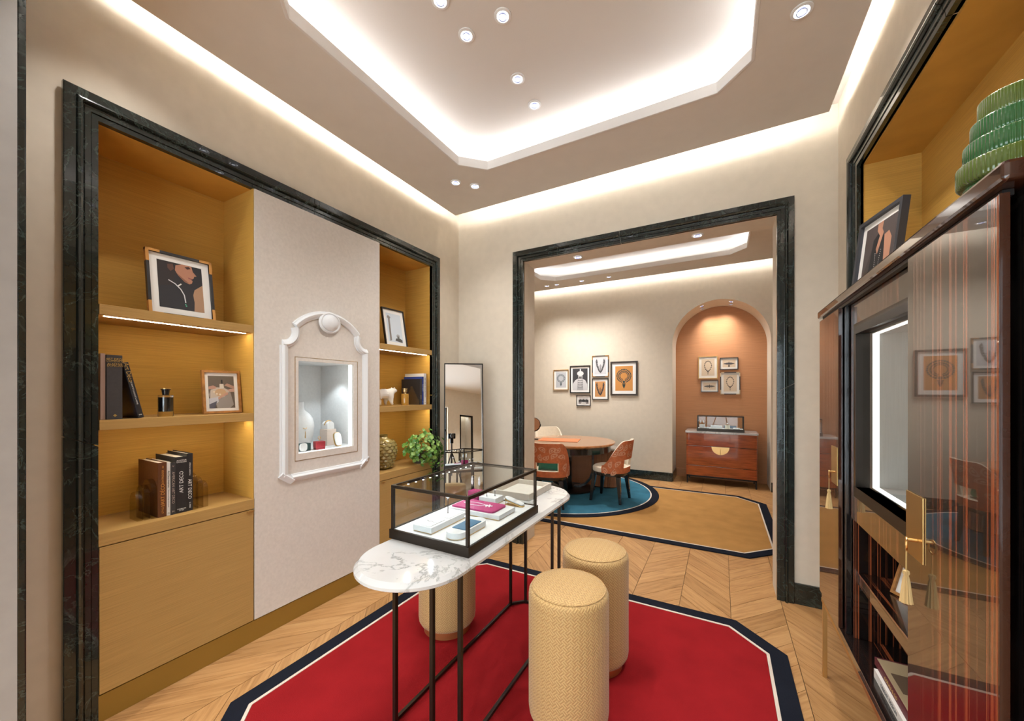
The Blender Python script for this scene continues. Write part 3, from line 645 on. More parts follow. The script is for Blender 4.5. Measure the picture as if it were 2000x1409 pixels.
def art_woman(a):
    a.rect(0, 0, 1, 1, (.09, .07, .068)); a.poly([(0, .30), (.34, .78), (.45, .8), (.3, .35), (0, .1)], (.055, .042, .042))
    a.poly([(.30, .80), (.44, .86), (.62, .82), (.80, .62), (.80, 0), (.12, 0), (.24, .4)], (.018, .017, .022)); sk = (.50, .25, .16)
    a.poly([(.40, .99), (.58, 1), (.56, .90), (.62, .84), (.48, .58), (.42, .66), (.50, .82), (.40, .9)], sk)
    a.poly([(.66, .80), (.80, .82), (.90, .72), (.90, .30), (.84, .05), (.70, .04), (.74, .34)], sk); a.poly([(.02, .12), (.16, .18), (.30, .10), (.26, 0), (.0, 0)], sk); a.dots([(.42+.003*i, .60-.028*i, .7) for i in range(15)]+[(.60-.006*i, .62-.026*i, .6) for i in range(14)], .010, (.75, .74, .72))
gold_c = M('frame_gold_corner', (.55, .27, .07), .4, metal=.4)
frame_blk = M('frame_black', (.022, .020, .020), .35); frame_brn = M('frame_dark_brown', (.05, .037, .03), .4); frame_gld = M('frame_gilt', (.50, .30, .10), .35, metal=.5); frame_wd = woodm('frame_oak', (.40, .18, .05), 30, 30, 30, .1, .45)
cream_mat = M('mat_cream', (.74, .70, .64), .8)
# on the shelves
picture('photo_frame', 'black photo frame with gold corners, woman in profile, top shelf', .292, .355, (-2.585, .955, 1.902), rad(90), rad(9), .013, .022, frame_blk, .034, art_portrait, gold_c)
picture('photo_frame', 'oak photo frame with hands pinning fabric, on the middle shelf', .192, .255, (-2.60, 1.150, 1.3725), rad(86), rad(8), .013, .02, frame_wd, .018, art_hands)
picture('photo_frame', 'thin black photo frame with stone column, above the polar bear', .262, .352, (-2.575, 2.508, 1.9055), rad(90), rad(10), .010, .018, frame_blk, .034, art_column)
# far wall
gp = 'framed pictures on the far wall'
OR = (.55, .27, .10)
picture('wall_picture', 'gilt framed necklace drawing, leftmost on the far wall', .303, .391, (-2.69, YF-.0005, 1.536), 0, 0, .012, .022, frame_gld, .035, art_neck((.09, .12, .13), (.50, .52, .55)), None, gp)
picture('wall_picture', 'black framed photograph of a person in a turban', .395, .515, (-2.31, YF-.0005, 1.477), 0, 0, .020, .022, frame_blk, .032, art_turban, None, gp)
picture('wall_picture', 'gold cornered frame with a winged bib necklace, topmost on the far wall', .302, .386, (-1.925, YF-.0005, 1.778), 0, 0, .012, .022, frame_blk, .03, art_bib((.07, .07, .075), (.58, .58, .60)), gold_c, gp)
picture('wall_picture', 'black framed small orange print under the winged necklace', .300, .386, (-1.928, YF-.0005, 1.360), 0, 0, .013, .022, frame_blk, .040, art_bib((.05, .05, .05), OR), None, gp)
picture('wall_picture', 'largest dark framed orange print of a round necklace', .470, .604, (-1.504, YF-.0005, 1.438), 0, 0, .028, .026, frame_brn, .055, art_neck((.025, .05, .05), (.60, .27, .07), True), None, gp)
picture('wall_picture', 'small black framed group photograph, lowest on the far wall', .271, .202, (-2.243, YF-.0005, 1.239), 0, 0, .012, .022, frame_blk, .026, art_group, None, gp)
ga = 'framed pictures in the arch'; SK = (.62, .48, .34)
picture('wall_picture', 'gold framed pendant chain, upper left in the arch', .298, .388, (-.198, 7.4195, 1.732), 0, 0, .011, .022, frame_gld, .038, art_chain((.035, .03, .03), SK), None, ga, mat_col=cream_mat)
picture('wall_picture', 'black framed bracelet, lower left in the arch', .270, .203, (-.175, 7.4195, 1.496), 0, 0, .012, .022, frame_blk, .028, art_bracelet((.05, .045, .04), SK), None, ga, mat_col=cream_mat)
picture('wall_picture', 'black framed bracelet with drop, upper right in the arch', .271, .205, (.118, 7.4195, 1.878), 0, 0, .012, .022, frame_blk, .028, art_bracelet((.04, .035, .035), SK, True), None, ga, mat_col=cream_mat)
picture('wall_picture', 'frame with cream corners and double chain, lower right in the arch', .293, .376, (.135, 7.4195, 1.459), 0, 0, .013, .022, frame_blk, .036, art_chain((.06, .05, .045), SK), M('cap_cream', (.6, .45, .28), .5), ga, mat_col=cream_mat)

# ------------------------------------------------------------------ books and ornaments on the shelves (front towards +X, local -y)
def book(label, t_, h, d, loc, rot, cov, spine=None, texts=(), name='book', group=None, pg=pages, soft=False):
    o = thing(name, label, 'book', loc, rot, group)
    c = B().box(0, t_, 0, .004, 0, h).box(0, .0028, .004, d, 0, h).box(t_-.0028, t_, .004, d, 0, h).build('cover', cov, o, .0008)
    bx('page_block', .003, t_-.003, .005, d-.005, .003, h-.005, pg, o)
    if spine: bx('spine_band', .001, t_-.001, -.0006, .0005, .002, h-.002, spine, c)
    for (s, size, m, z, vert, x) in texts:
        r = Matrix.Translation((x*t_, -.0012, z*h)) @ Matrix.Rotation(PI/2, 4, 'X')
        if vert: r = r @ Matrix.Rotation(PI/2*vert, 4, 'Z')
        text(c, s, size, m, r)
    return o
F90 = (0, 0, rad(90))
gold_i, white_i, silver_i, orange_i = M('ink_gold', (.62, .42, .14), .35, metal=.6), M('ink_white', (.78, .77, .75), .6), M('ink_silver', (.5, .42, .36), .4, metal=.4), M('ink_orange', (.62, .28, .06), .5)
c_blk, c_gry, c_brn, c_wht, c_nvy = noisy('cover_black', (.022, .021, .022), nscale=80, amt=.15, rough=.55), noisy('cover_charcoal', (.045, .042, .043), nscale=80, amt=.1, rough=.6), noisy('cover_brown', (.115, .04, .014), nscale=80, amt=.1, rough=.55), M('cover_white', (.72, .70, .66), .5), noisy('cover_navy', (.012, .02, .045), nscale=9, amt=.5, rough=.3, bmp=0)
gb1 = 'books on the middle shelf'; gb2 = 'books between the clear bookends'
book('pale pink book half hidden beside the thick black spine', .016, .305, .22, (-2.49, .6155, 1.3725), F90, M('cover_pink', (.50, .36, .30), .6), group=gb1)
bk = book('thick charcoal book with small gold lettering and gold emblem', .052, .300, .225, (-2.478, .6335, 1.3725), F90, c_gry, None, (('ART DECO', .0125, gold_i, .935, 0, .52), ('COMPLETE', .0125, gold_i, .905, 0, .52), ('\u00b7', .012, gold_i, .88, 0, .52), ('ALASTAIR', .0115, gold_i, .858, 0, .52), ('DUNCAN', .0125, gold_i, .832, 0, .52)), group=gb1)
em = B().prism([(.020, .018), (.027, .0115), (.034, .018), (.027, .0245)], -.0014, -.0002, 'y'); em.build('emblem', gold_i, bk)
book('navy book leaning against the thick charcoal book', .021, .272, .21, (-2.482, .7430, 1.3725), (0, 0, 0), c_nvy, c_blk, (('Art D\u00e9co', .024, gold_i, .82, -1, .5), ('LE SAINT ET LE COQ ET LA FEMME', .0072, white_i, .45, -1, .5), ('vo', .012, white_i, .06, 0, .5)), group=gb1).rotation_euler = Euler((0, rad(-12), rad(90)))
book('brown book with orange lettering beside the left bookend', .034, .280, .25, (-2.512, .8265, .8575), F90, c_brn, None, (("L'ART D\u00c9CO", .021, orange_i, .40, 1, .55), ('BONTRIDDER', .012, orange_i, .73, 1, .55), ('STYLE DU', .012, orange_i, .16, 1, .55), ('||', .014, orange_i, .92, 0, .55)), group=gb2)
book('thin white book between the brown and charcoal spines', .015, .278, .22, (-2.514, .8615, .8575), F90, c_wht, None, (('Art Deco Interiors', .0115, M('ink_black', (.03, .03, .03), .6), .68, -1, .5), ('decoration and design of the period', .0062, M('ink_grey', (.2, .2, .2), .6), .32, -1, .5), ('O', .010, M('ink_black', (.03, .03, .03), .6), .045, 0, .5)), group=gb2)
book('short charcoal book with tall bronze capitals', .021, .272, .22, (-2.514, .8775, .8575), F90, c_gry, None, (('AMERICAN ART DECO', .0165, silver_i, .52, -1, .5), ('\\/', .012, silver_i, .93, 0, .5), ('M', .012, silver_i, .06, 0, .5)), group=gb2)
book('thick black book with bold white title, between the bookends', .0485, .298, .25, (-2.516, .8995, .8575), F90, c_blk, None, (('ART DECO', .0235, white_i, .55, 1, .5), ('ALASTAIR', .0098, white_i, .935, 0, .5), ('DUNCAN', .0098, white_i, .905, 0, .5), ('COMPLETE', .0078, white_i, .07, 0, .5), ('STYLE', .0078, white_i, .045, 0, .5)), group=gb2)
book('tall black book beside the right bookend', .026, .310, .24, (-2.520, .949, .8575), F90, c_blk, None, (('ART DECO', .022, white_i, .38, -1, .45), ('MODERN WORLD', .0085, white_i, .73, 1, .5), ('K. PARIS', .0085, white_i, .10, -1, .5)), group=gb2)
def bookend(label, y0, sg):
    t = thing('bookend', label, 'bookend', (-2.575, y0, .8575), group='clear arched bookends')
    for i, h in enumerate((.195, .17, .142)):
        w = .058-.005*i; a = i*.0255; poly = [(-w, 0), (w, 0)]+arcpts(0, h-w, w, 0, PI, 14)
        b = B(); b.prism(poly, sg*a, sg*(a+.0235), 'y'); b.build('arch_plate', acryl, t, .003)
    return t
bookend('clear acrylic stepped arch bookend at the left of the books', .8255, -1); bookend('clear acrylic stepped arch bookend at the right of the books', .9755, 1)
t = thing('perfume_bottle', 'black perfume bottle with flared stopper and clear base', 'bottle', (-2.545, .868, 1.3725))
B().lathe([(0, 0), (.0300, 0), (.031, .002), (.031, .108), (.029, .1105), (.012, .1105), (.012, .108), (0, .108)], 40).build('glass_shell', glass, t)
B().lathe([(0, .026), (.0275, .026), (.0275, .1), (0, .1)], 36).build('dark_liquid', M('perfume_black', (.006, .006, .005), .1, coat=1.), t)
B().lathe([(.0135, .111), (.017, .136), (.0205, .1385), (.0205, .143), (0, .143)], 32).build('stopper', black_l, t); B().lathe([(.0, .1435), (.0208, .1435), (.0208, .147), (0, .147)], 32).build('stopper_cap', brass_s, t)
# right bay
t = thing('polar_bear', 'white walking polar bear figurine beside the amber bottle', 'figurine', (-2.56, 2.335, 1.3875))
me = D.meshes.new('bear'); V = [(0,-.07,.088),(0,-.02,.097),(0,.03,.095),(0,.065,.098),(0,.100,.116),(0,.132,.126),(0,.166,.122),(-.022,-.075,.05),(-.022,-.08,.008),(-.022,-.066,.004),(.022,-.055,.05),(.022,-.05,.008),(.022,-.036,.004),(-.022,.055,.05),(-.022,.05,.008),(-.022,.066,.004),(.022,.078,.05),(.022,.085,.008),(.022,.10,.004)]
Ed = [(0,1),(1,2),(2,3),(3,4),(4,5),(5,6),(0,7),(7,8),(8,9),(0,10),(10,11),(11,12),(3,13),(13,14),(14,15),(3,16),(16,17),(17,18)]
me.from_pydata(V, Ed, []); o = link('bear_body', me, t); me.materials.append(M('porcelain', (.80, .78, .73), .3, coat=.4))
sk = o.modifiers.new('skin', 'SKIN'); rr = [.044,.046,.044,.042,.033,.025,.012]+[.020,.013,.010]*4
for i, sv in enumerate(me.skin_vertices[0].data): sv.radius = (rr[i], rr[i]); sv.use_root = (i == 1)
o.modifiers.new('sub', 'SUBSURF').levels = 2; o.modifiers['sub'].render_levels = 2
for s in (-1, 1): B().ball((s*.017, .118, .146), .007, 6).build('ear', M('porcelain', (.8, .78, .73), .3), t)
t = thing('amber_bottle', 'small amber perfume bottle beside the polar bear', 'bottle', (-2.525, 2.566, 1.3785))
B().lathe([(0, 0), (.033, 0), (.034, .003), (.034, .098), (.030, .105), (.012, .108), (.012, .118), (0, .118)], 36).build('amber_body', M('amber_liquid', (.62, .33, .06), .08, coat=1., trans=.35), t)
B().lathe([(.016, .119), (.019, .122), (.019, .146), (.022, .150), (.022, .154), (0, .154)], 28).build('cap', M('cap_champagne', (.55, .42, .22), .3, metal=.8), t)
bb = 'books standing by the amber bottle'
t = book('black book with gold dotted cover behind the amber bottle', .03, .245, .235, (-2.50, 2.732, 1.3785), F90, c_blk, c_gry, (('SPORTS', .011, silver_i, .3, -1, .5),), group=bb)
dp = [(x, z) for i in range(13) for j in range(14) for x, z in [(.018+.0155*i, .008+.0125*j)] if z < .19-abs(x-.10)*1.75]
b = B()
for x, z in dp: b.add([(-.0005, x+.003*math.cos(PI*k/3), z+.003*math.sin(PI*k/3)) for k in range(6)], [list(range(6))])
b.build('gold_dots', gold_i, t)
book('blue book between the black and the white book', .022, .268, .235, (-2.50, 2.764, 1.3785), F90, M('cover_blue', (.02, .05, .25), .4), None, (('BLUE RIBBON', .011, white_i, .6, -1, .5), ('V', .01, white_i, .1, 0, .5)), group=bb)
book('white book with black capitals at the right of the shelf', .034, .300, .245, (-2.50, 2.7885, 1.3785), F90, c_wht, None, (('ART DECO COLLECTION', .0165, M('ink_black', (.03, .03, .03), .6), .55, -1, .5), ('B', .014, M('ink_black', (.03, .03, .03), .6), .06, 0, .5)), group=bb)
# scaled glass vase
t = thing('glass_vase', 'amber green glass vase with fish scale relief', 'vase', (-2.625, 2.395, .8225))
sg_ = M('vase_glass', (.42, .34, .13), .1, trans=.35, ior=1.4, coat=1.)
pr = [(.055, 0), (.075, .02), (.105, .09), (.118, .16), (.112, .215), (.085, .25), (.048, .268), (.040, .282), (.046, .30)]
def rad_at(z):
    for (r0, z0), (r1, z1) in zip(pr, pr[1:]):
        if z0 <= z <= z1: return r0+(r1-r0)*(z-z0)/(z1-z0)
    return pr[-1][0]
B().lathe(pr+[(.042, .30), (.036, .282), (.044, .266), (.08, .245), (.105, .21), (.11, .16), (.098, .09), (.068, .025), (0, .02)], 40).build('vase_body', sg_, t)
b = B(); rows = 9
for j in range(rows):
    z = .03+.205*j/(rows-1); n = 14
    for i in range(n):
        a = 2*PI*(i+.5*(j % 2))/n; r = rad_at(z)+.001; wd = PI*r/n*1.05; hh = .019
        ce = Vector((math.cos(a), math.sin(a), 0)); tg = Vector((-math.sin(a), math.cos(a), 0)); up = Vector((0, 0, 1)); c0 = ce*r+up*z
        ring_ = [c0+tg*(wd*math.cos(q))+up*(hh*math.sin(q)) for q in [2*PI*k/8 for k in range(8)]]; top = c0+ce*.013-up*.006
        b.add(ring_+[top], [(k, (k+1) % 8, 8) for k in range(8)])
b.build('scale_relief', sg_, t, smooth=0)['kind'] = 'stuff'
# trailing plant
t = thing('potted_ivy', 'bushy green ivy plant trailing over the counter edge', 'plant', (-2.53, 2.765, .8225))
B().lathe([(0, 0), (.055, 0), (.07, .10), (.074, .102), (.066, .098), (0, .09)], 28).build('pot', M('pot_dark', (.05, .04, .03), .5), t)
lm = D.meshes.new('leaf'); pts = [(0,0,0),(.011,.004,.001),(.017,.012,.002),(.012,.017,.0),(.011,.024,-.001),(.004,.024,.001),(0,.030,-.003),(-.004,.024,.001),(-.011,.024,-.001),(-.012,.017,0),(-.017,.012,.002),(-.011,.004,.001),(0,.014,-.003)]
lm.from_pydata(pts, [], [(i, i+1, 12) for i in range(11)]+[(11, 0, 12)])
leafm = M('ivy_leaf', (.10, .28, .05), .45, coat=.2); oi = nn(leafm, 'ShaderNodeObjectInfo'); lk(leafm, ramp(leafm, oi.outputs['Random'], [(0, (.05, .16, .02)), (.5, (.13, .29, .045)), (1, (.30, .46, .12))]), PB(leafm).inputs['Base Color']); lm.materials.append(leafm)
lm2 = lm
rl = random.Random(5); stems = B(); cen = Vector((.075, .01, .15)); nl = 0
while nl < 292:
    d = Vector((rl.gauss(0, 1), rl.gauss(0, 1), rl.gauss(0, 1))).normalized(); k = rl.uniform(.45, 1.0)**.6
    q = cen+Vector((d.x*.14, d.y*.24, d.z*.175))*k*rl.uniform(.85, 1.1)
    if nl > 225: q = Vector((rl.uniform(.12, .17), rl.uniform(-.06, .29), rl.uniform(-.16, .10))); q.z -= max(0, q.y)*.12
    if nl > 285: q = Vector((rl.uniform(-.02, .08), rl.uniform(-.25, -.16), rl.uniform(.08, .2)))
    if q.x < .118 and (q.y > .045 or q.z < .052): continue
    if q.x < -.09: continue
    sz = rl.uniform(.95, 1.55); nl += 1
    lf = link('leaf', lm2, t); lf.location = q; lf.scale = (sz, sz, sz)
    out = (q-cen+Vector((.06, -.02, .04))+Vector((rl.gauss(0, .06), rl.gauss(0, .06), rl.gauss(0, .05)))).normalized()
    lf.rotation_mode = 'QUATERNION'; lf.rotation_quaternion = out.to_track_quat('Z', 'Y') @ Euler((0, 0, rl.uniform(0, 2*PI))).to_quaternion()
    if nl % 6 == 0 and q.z > -.02: stems.tube([(0, 0, .09), (.10, max(-.05, min(q.y*.3, .03)), .13), tuple(q)] if q.x > .1 else [(0, 0, .09), tuple(q*.5+Vector((0, 0, .09))), tuple(q)], .0016, 5)
stems.build('stems', M('stem_green', (.12, .22, .05), .6), t)

# ================================================================== RUGS
def octrug(label, x0, x1, y0, y1, c, field, bw, ww, h=.012):
    t = thing('rug', label, 'rug', ((x0+x1)/2, (y0+y1)/2, .0005), world=True)
    B().ring(octo(x0, x1, y0, y1, c), octo(x0, x1, y0, y1, c, bw), .0005, h).build('border', rug_navy, t, .003)
    B().ring(octo(x0, x1, y0, y1, c, bw+.0004), octo(x0, x1, y0, y1, c, bw+ww), .0005, h+.001).build('piping', rug_white, t, .001)
    B().prism(octo(x0, x1, y0, y1, c, bw+ww+.0004), .0005, h).build('field', field, t, .003)
    return t
octrug('red octagonal rug with navy border under the marble display table', -2.06, .330, .70, 2.875, .245, rug_red, .088, .016)
octrug('ochre octagonal rug with navy border in the far room', -3.55, .527, 4.016, 6.335, .30, rug_gold, .085, .015)
t = thing('round_rug', 'round blue rug with navy border under the round table', 'rug', (-2.158, 5.547, .0125), world=True)
def circ(r, n=96): return [(-2.158+r*math.cos(2*PI*i/n), 5.547+r*math.sin(2*PI*i/n)) for i in range(n)]
b = B(); b.ring(circ(1.40), circ(1.302), .0135, .020); b.build('border', rug_navy, t, smooth=30); B().ring(circ(1.3016), circ(1.285), .0135, .021).build('piping', rug_white, t, smooth=30); B().prism(circ(1.2846), .0135, .020).build('field', rug_blue, t, smooth=30)
RZ = .0125
# ================================================================== MARBLE DISPLAY TABLE
TX, TY0, TY1, TR, TZ = -1.11, 1.19, 2.33, .24, .82
t = thing('display_table', 'long oval marble display table on thin black legs', 'table', (TX, 1.76, RZ), world=True)
b = B(); outl = [stadium(TX, TY0, TY1, TR, 28, d) for d in (.022, .010, 0, 0, .004)]; zs = [TZ-.030, TZ-.028, TZ-.020, TZ-.012, TZ]
outl = [stadium(TX, TY0, TY1, TR, 28, d) for d in (.004, 0, 0, .016)]; zs = [TZ-.030, TZ-.027, TZ-.016, TZ]
n = len(outl[0]); vsx = [(*p, z) for o_, z in zip(outl, zs) for p in o_]
b.add(vsx, [(i+k*n, (i+1) % n+k*n, (i+1) % n+(k+1)*n, i+(k+1)*n) for k in range(3) for i in range(n)]+[list(range(n))[::-1], [i+3*n for i in range(n)]])
b.build('marble_top', white_marble, t, smooth=25)
legs = [(-1.285, 1.245), (-1.207, 1.170), (-1.005, 1.170), (-.925, 1.247), (-.925, 2.317), (-1.005, 2.394), (-1.207, 2.394), (-1.285, 2.317)]
hw = .0085
for x, y in legs: bx('leg', x-hw, x+hw, y-hw, y+hw, RZ, TZ-.031, bronze_m, t, .001)
for z0 in (RZ+.004, TZ-.046):
    for i in range(8):
        (x0, y0), (x1, y1) = legs[i], legs[(i+1) % 8]; d = Vector((x1-x0, y1-y0, 0)); L = d.length; d.normalize(); nrm = Vector((-d.y, d.x, 0))*hw*.9
        p0 = Vector((x0, y0, 0))+d*hw; p1 = Vector((x1, y1, 0))-d*hw
        B().prism([(q.x, q.y) for q in (p0-nrm, p1-nrm, p1+nrm, p0+nrm)], z0, z0+.014).build('base_rail' if z0 < .1 else 'top_rail', bronze_m, t)
# glass case on the table
def glass_case(label, x0, x1, y0, y1, z0, h, base=.043, bar_=.007, inset=.006, floor_m=None, mt=bronze_m):
    t = thing('glass_case', label, 'display case', ((x0+x1)/2, (y0+y1)/2, z0), world=True)
    b = B(); b.ring([(x0, y0), (x1, y0), (x1, y1), (x0, y1)], [(x0+.012, y0+.012), (x1-.012, y0+.012), (x1-.012, y1-.012), (x0+.012, y1-.012)], z0, z0+base); b.build('base_frame', mt, t, .001)
    bx('base_floor', x0+.0125, x1-.0125, y0+.0125, y1-.0125, z0, z0+base-.004, floor_m or white_f, t)
    a0, a1, c0, c1 = x0+inset, x1-inset, y0+inset, y1-inset; w = bar_*2; zb, zt = z0+base, z0+h
    for x in (a0, a1-w):
        for y in (c0, c1-w): bx('post', x, x+w, y, y+w, zb, zt-w, mt, t, .001)
    for y in (c0, c1-w): bx('top_rail', a0, a1, y, y+w, zt-w, zt, mt, t, .001)
    for x in (a0, a1-w): bx('top_rail', x, x+w, c0+w, c1-w, zt-w, zt, mt, t, .001)
    for x in (a0+w/2, a1-w/2): bx('pane', x-.002, x+.002, c0+w, c1-w, zb, zt-w, pane_m, t)
    for y in (c0+w/2, c1-w/2): bx('pane', a0+w, a1-w, y-.002, y+.002, zb, zt-w, pane_m, t)
    bx('top_pane', a0+w, a1-w, c0+w, c1-w, zt-.006, zt-.002, pane_m, t)
    for k in range(12):
        y = c0+w+(c1-c0-2*w)*(k+.5)/12 if (y1-y0) > (x1-x0) else None
        if y is not None: bx('led', a0+w+.001, a0+w+.007, y-.004, y+.004, zt-w-.002, zt-w+.001, led_v, t)
        else:
            x = a0+w+(a1-a0-2*w)*(k+.5)/12; bx('led', x-.004, x+.004, c1-w-.007, c1-w-.001, zt-w-.002, zt-w+.001, led_v, t)
    return t
glass_case('large glass display case on the marble table', -1.352, -.902, 1.272, 1.945, TZ+.0005, .247)
case_root = [o for o in D.objects if o.get('label') == 'large glass display case on the marble table'][0]
for yy in (1.36, 1.53, 1.70, 1.87):
    l = D.lights.new('case_led', 'SPOT'); l.energy = .4; l.spot_size = rad(140); l.spot_blend = .5; l.shadow_soft_size = .004; l.color = (.82, .90, 1)
    lo = D.objects.new('case_bulb', l); COL.objects.link(lo); lo.parent = case_root; lo.matrix_parent_inverse = Matrix.Translation(case_root.location).inverted()
    lo.location = (-1.325, yy, 1.045); lo.rotation_euler = (0, rad(-30), 0)
CZ0 = TZ+.0005+.039+.0004
gm = M('diamond', (.95, .97, 1), .02, coat=1., spec=1.)
def pad(label, poly, z0, h, name='jewellery_pad', m=None, skirt=True):
    t = thing(name, label, 'display pad', (sum(p[0] for p in poly)/len(poly), sum(p[1] for p in poly)/len(poly), z0), world=True)
    cx = sum(p[0] for p in poly)/len(poly); cy = sum(p[1] for p in poly)/len(poly)
    B().prism([((p[0]-cx)*.97+cx, (p[1]-cy)*.97+cy) for p in poly], z0, z0+.0045).build('foot', brass_s, t); B().prism(poly, z0+.0046, z0+h).build('pad_body', m or white_f, t, .001); return t
def rect(x0, x1, y0, y1): return [(x0, y0), (x1, y0), (x1, y1), (x0, y1)]
S = 1.046
t = pad('white rectangular pad with a sparkling brooch in the large glass case', rect(-1.245, -1.135, 1.315, 1.585), CZ0, .03)
bx('card', -1.235, -1.150, 1.325, 1.43, CZ0+.0302, CZ0+.033, white_p, t, .001); bx('card', -1.24, -1.145, 1.455, 1.575, CZ0+.0302, CZ0+.033, white_p, t, .001)
def ring_pin(label, x, y, z, h, g=.010):
    t = thing('ring_pin', label, 'ring', (x, y, z)); B().lathe([(.004, 0), (.004, .001), (.0019, .002), (.0019, h-.004), (0, h-.004)], 10).build('pin', black_m, t)
    B().lathe([(0, h-.006), (g*.55, h), (g, h+.005), (g*.6, h+.009), (0, h+.0095)], 8).build('gem', gm, t)
    B().tube([(.006*math.cos(a), 0, h-.007+.006*math.sin(a)) for a in [2*PI*i/14 for i in range(14)]], .0009, 5, True).build('ring_band', M('silver', (.8, .8, .82), .15, metal=1.), t); return t
ring_pin('large diamond ring on the tallest pin in the glass case', -1.20, 1.515, CZ0+.0332, .075, .012)
t = thing('brooch', 'small sparkling chain brooch lying on the white card', 'brooch', (-1.185, 1.375, CZ0+.0335)); B().tube([(-.03+.004*i, .004*math.sin(i), .001) for i in range(14)], .0012, 5).build('chain', M('silver', (.8, .8, .82), .15, metal=1.), t)
for i in range(6): B().ball((.022+.006*math.cos(i), .006*math.sin(i), .003), .003, 4).build('stone', gm, t)
pc = arcpts(-1.022, 1.352, .045, PI, 2*PI, 16)+arcpts(-1.022, 1.505, .045, 0, PI, 16)
t = pad('white rounded pad with blue inlay at the front of the glass case', pc, CZ0, .03)
bx('blue_inlay', -1.058, -.986, 1.365, 1.495, CZ0+.0302, CZ0+.0335, M('inlay_blue', (.04, .14, .25), .5), t, .001)
ring_pin('ring on a pin standing on the blue inlay', -1.025, 1.425, CZ0+.034, .03)
t = pad('wide white pad carrying the fuchsia board in the glass case', rect(-1.275, -.962, 1.615, 1.785), CZ0, .026)
bd = [(-1.262, 1.627), (-1.03, 1.627)]+[(-1.01, 1.635), (-1.004, 1.65)]+[(-1.004, 1.75), (-1.01, 1.765), (-1.03, 1.772), (-1.262, 1.772)]
t = thing('necklace_board', 'fuchsia board with a diamond necklace in the glass case', 'necklace', (-1.13, 1.70, CZ0+.0262), world=True)
B().prism(bd, CZ0+.0262, CZ0+.035).build('board', M('fuchsia', (.36, .02, .13), .5), t, .001)
b = B(); np_ = [(-1.235+.16*i/30, 1.70+.022*s*math.sin(PI*min(1, i/26))**.6) for s in (-1, 1) for i in range(31)]
for x, y in np_: b.ball((x, y, CZ0+.037), .0024, 3)
b.build('necklace_stones', gm, t); b = B()
for i in range(14): b.ball((-1.075+.022*math.cos(i*1.3)*(.3+.05*i), 1.70+.018*math.sin(i*1.3)*(.3+.05*i), CZ0+.0375), .0038, 4)
b.build('pendant_stones', gm, t)
t = thing('jewel_box', 'fuchsia upright box under the drop earrings in the glass case', 'box', (-1.262, 1.852, CZ0)); bx('box_lower', -.034, .034, -.03, .03, 0, .03, M('fuchsia_dark', (.28, .015, .10), .5), t, .001); bx('box_upper', -.034, .034, -.03, .03, .0305, .062, M('fuchsia', (.36, .02, .13), .5), t, .001)
t = thing('drop_earrings', 'pair of long diamond drop earrings on a small bar stand', 'earrings', (-1.262, 1.852, CZ0+.0622)); B().tube([(0, 0, 0), (0, 0, .085)], .0012, 6).build('stand_post', brass, t); B().tube([(-.026, 0, .085), (.026, 0, .085)], .0012, 6).build('stand_bar', brass, t)
for s in (-1, 1): B().lathe([(0, .03), (.005, .036), (.0075, .048), (.005, .06), (.007, .066), (.004, .072), (.0025, .083), (0, .084)], 8, (s*.025, 0, 0)).build('earring', gm, t)
t = pad('white box pad with two rings near the far side of the glass case', rect(-1.225, -1.115, 1.83, 1.925), CZ0, .036)
ring_pin('left of two rings on the far white pad', -1.19, 1.86, CZ0+.0365, .03); ring_pin('right of two rings on the far white pad', -1.15, 1.885, CZ0+.0365, .036)
t = thing('tilted_stand', 'tilted white oval stand with brass frame in the glass case', 'display stand', (-1.02, 1.885, CZ0), (0, 0, rad(0)))
ov = superell(.022, .058, 3.2, 32); b = B().prism([(y, x) for x, y in ov], 0, .008); b.v = [(x, y, z+.022-x*.26) for x, y, z in b.v]; b.build('tilted_pad', white_f, t, .002)
b = B().prism([(y*1.02, x*1.04) for x, y in ov], -.008, -.001); b.v = [(x, y, max(.0, z+.022-x*.26)) for x, y, z in b.v]; b.build('tilted_frame', brass_s, t); B().box(-.056, .054, -.018, .018, 0, .002).build('stand_base', brass_s, t)
for s in (-1, 1): B().tube([(-.052, s*.016, .001), (-.052, s*.016, .03)], .0013, 6).build('stand_post', brass_s, t)
t = thing('serving_tray', 'beige leather tray at the far end of the marble table', 'tray', (-1.17, 2.32, TZ+.0005), world=True)
tm = noisy('tray_leather', (.60, .55, .48), nscale=60, amt=.05, rough=.6)
X0, X1, Y0t, Y1t = -1.315, -1.045, 2.12, 2.475
B().ring(rect(X0, X1, Y0t, Y1t), rect(X0+.012, X1-.012, Y0t+.012, Y1t-.012), TZ+.0005, TZ+.042).build('tray_rim', tm, t, .002); bx('tray_floor', X0+.0125, X1-.0125, Y0t+.0125, Y1t-.0125, TZ+.0005, TZ+.010, noisy('tray_suede', (.66, .63, .57), nscale=80, amt=.03, rough=.9), t)
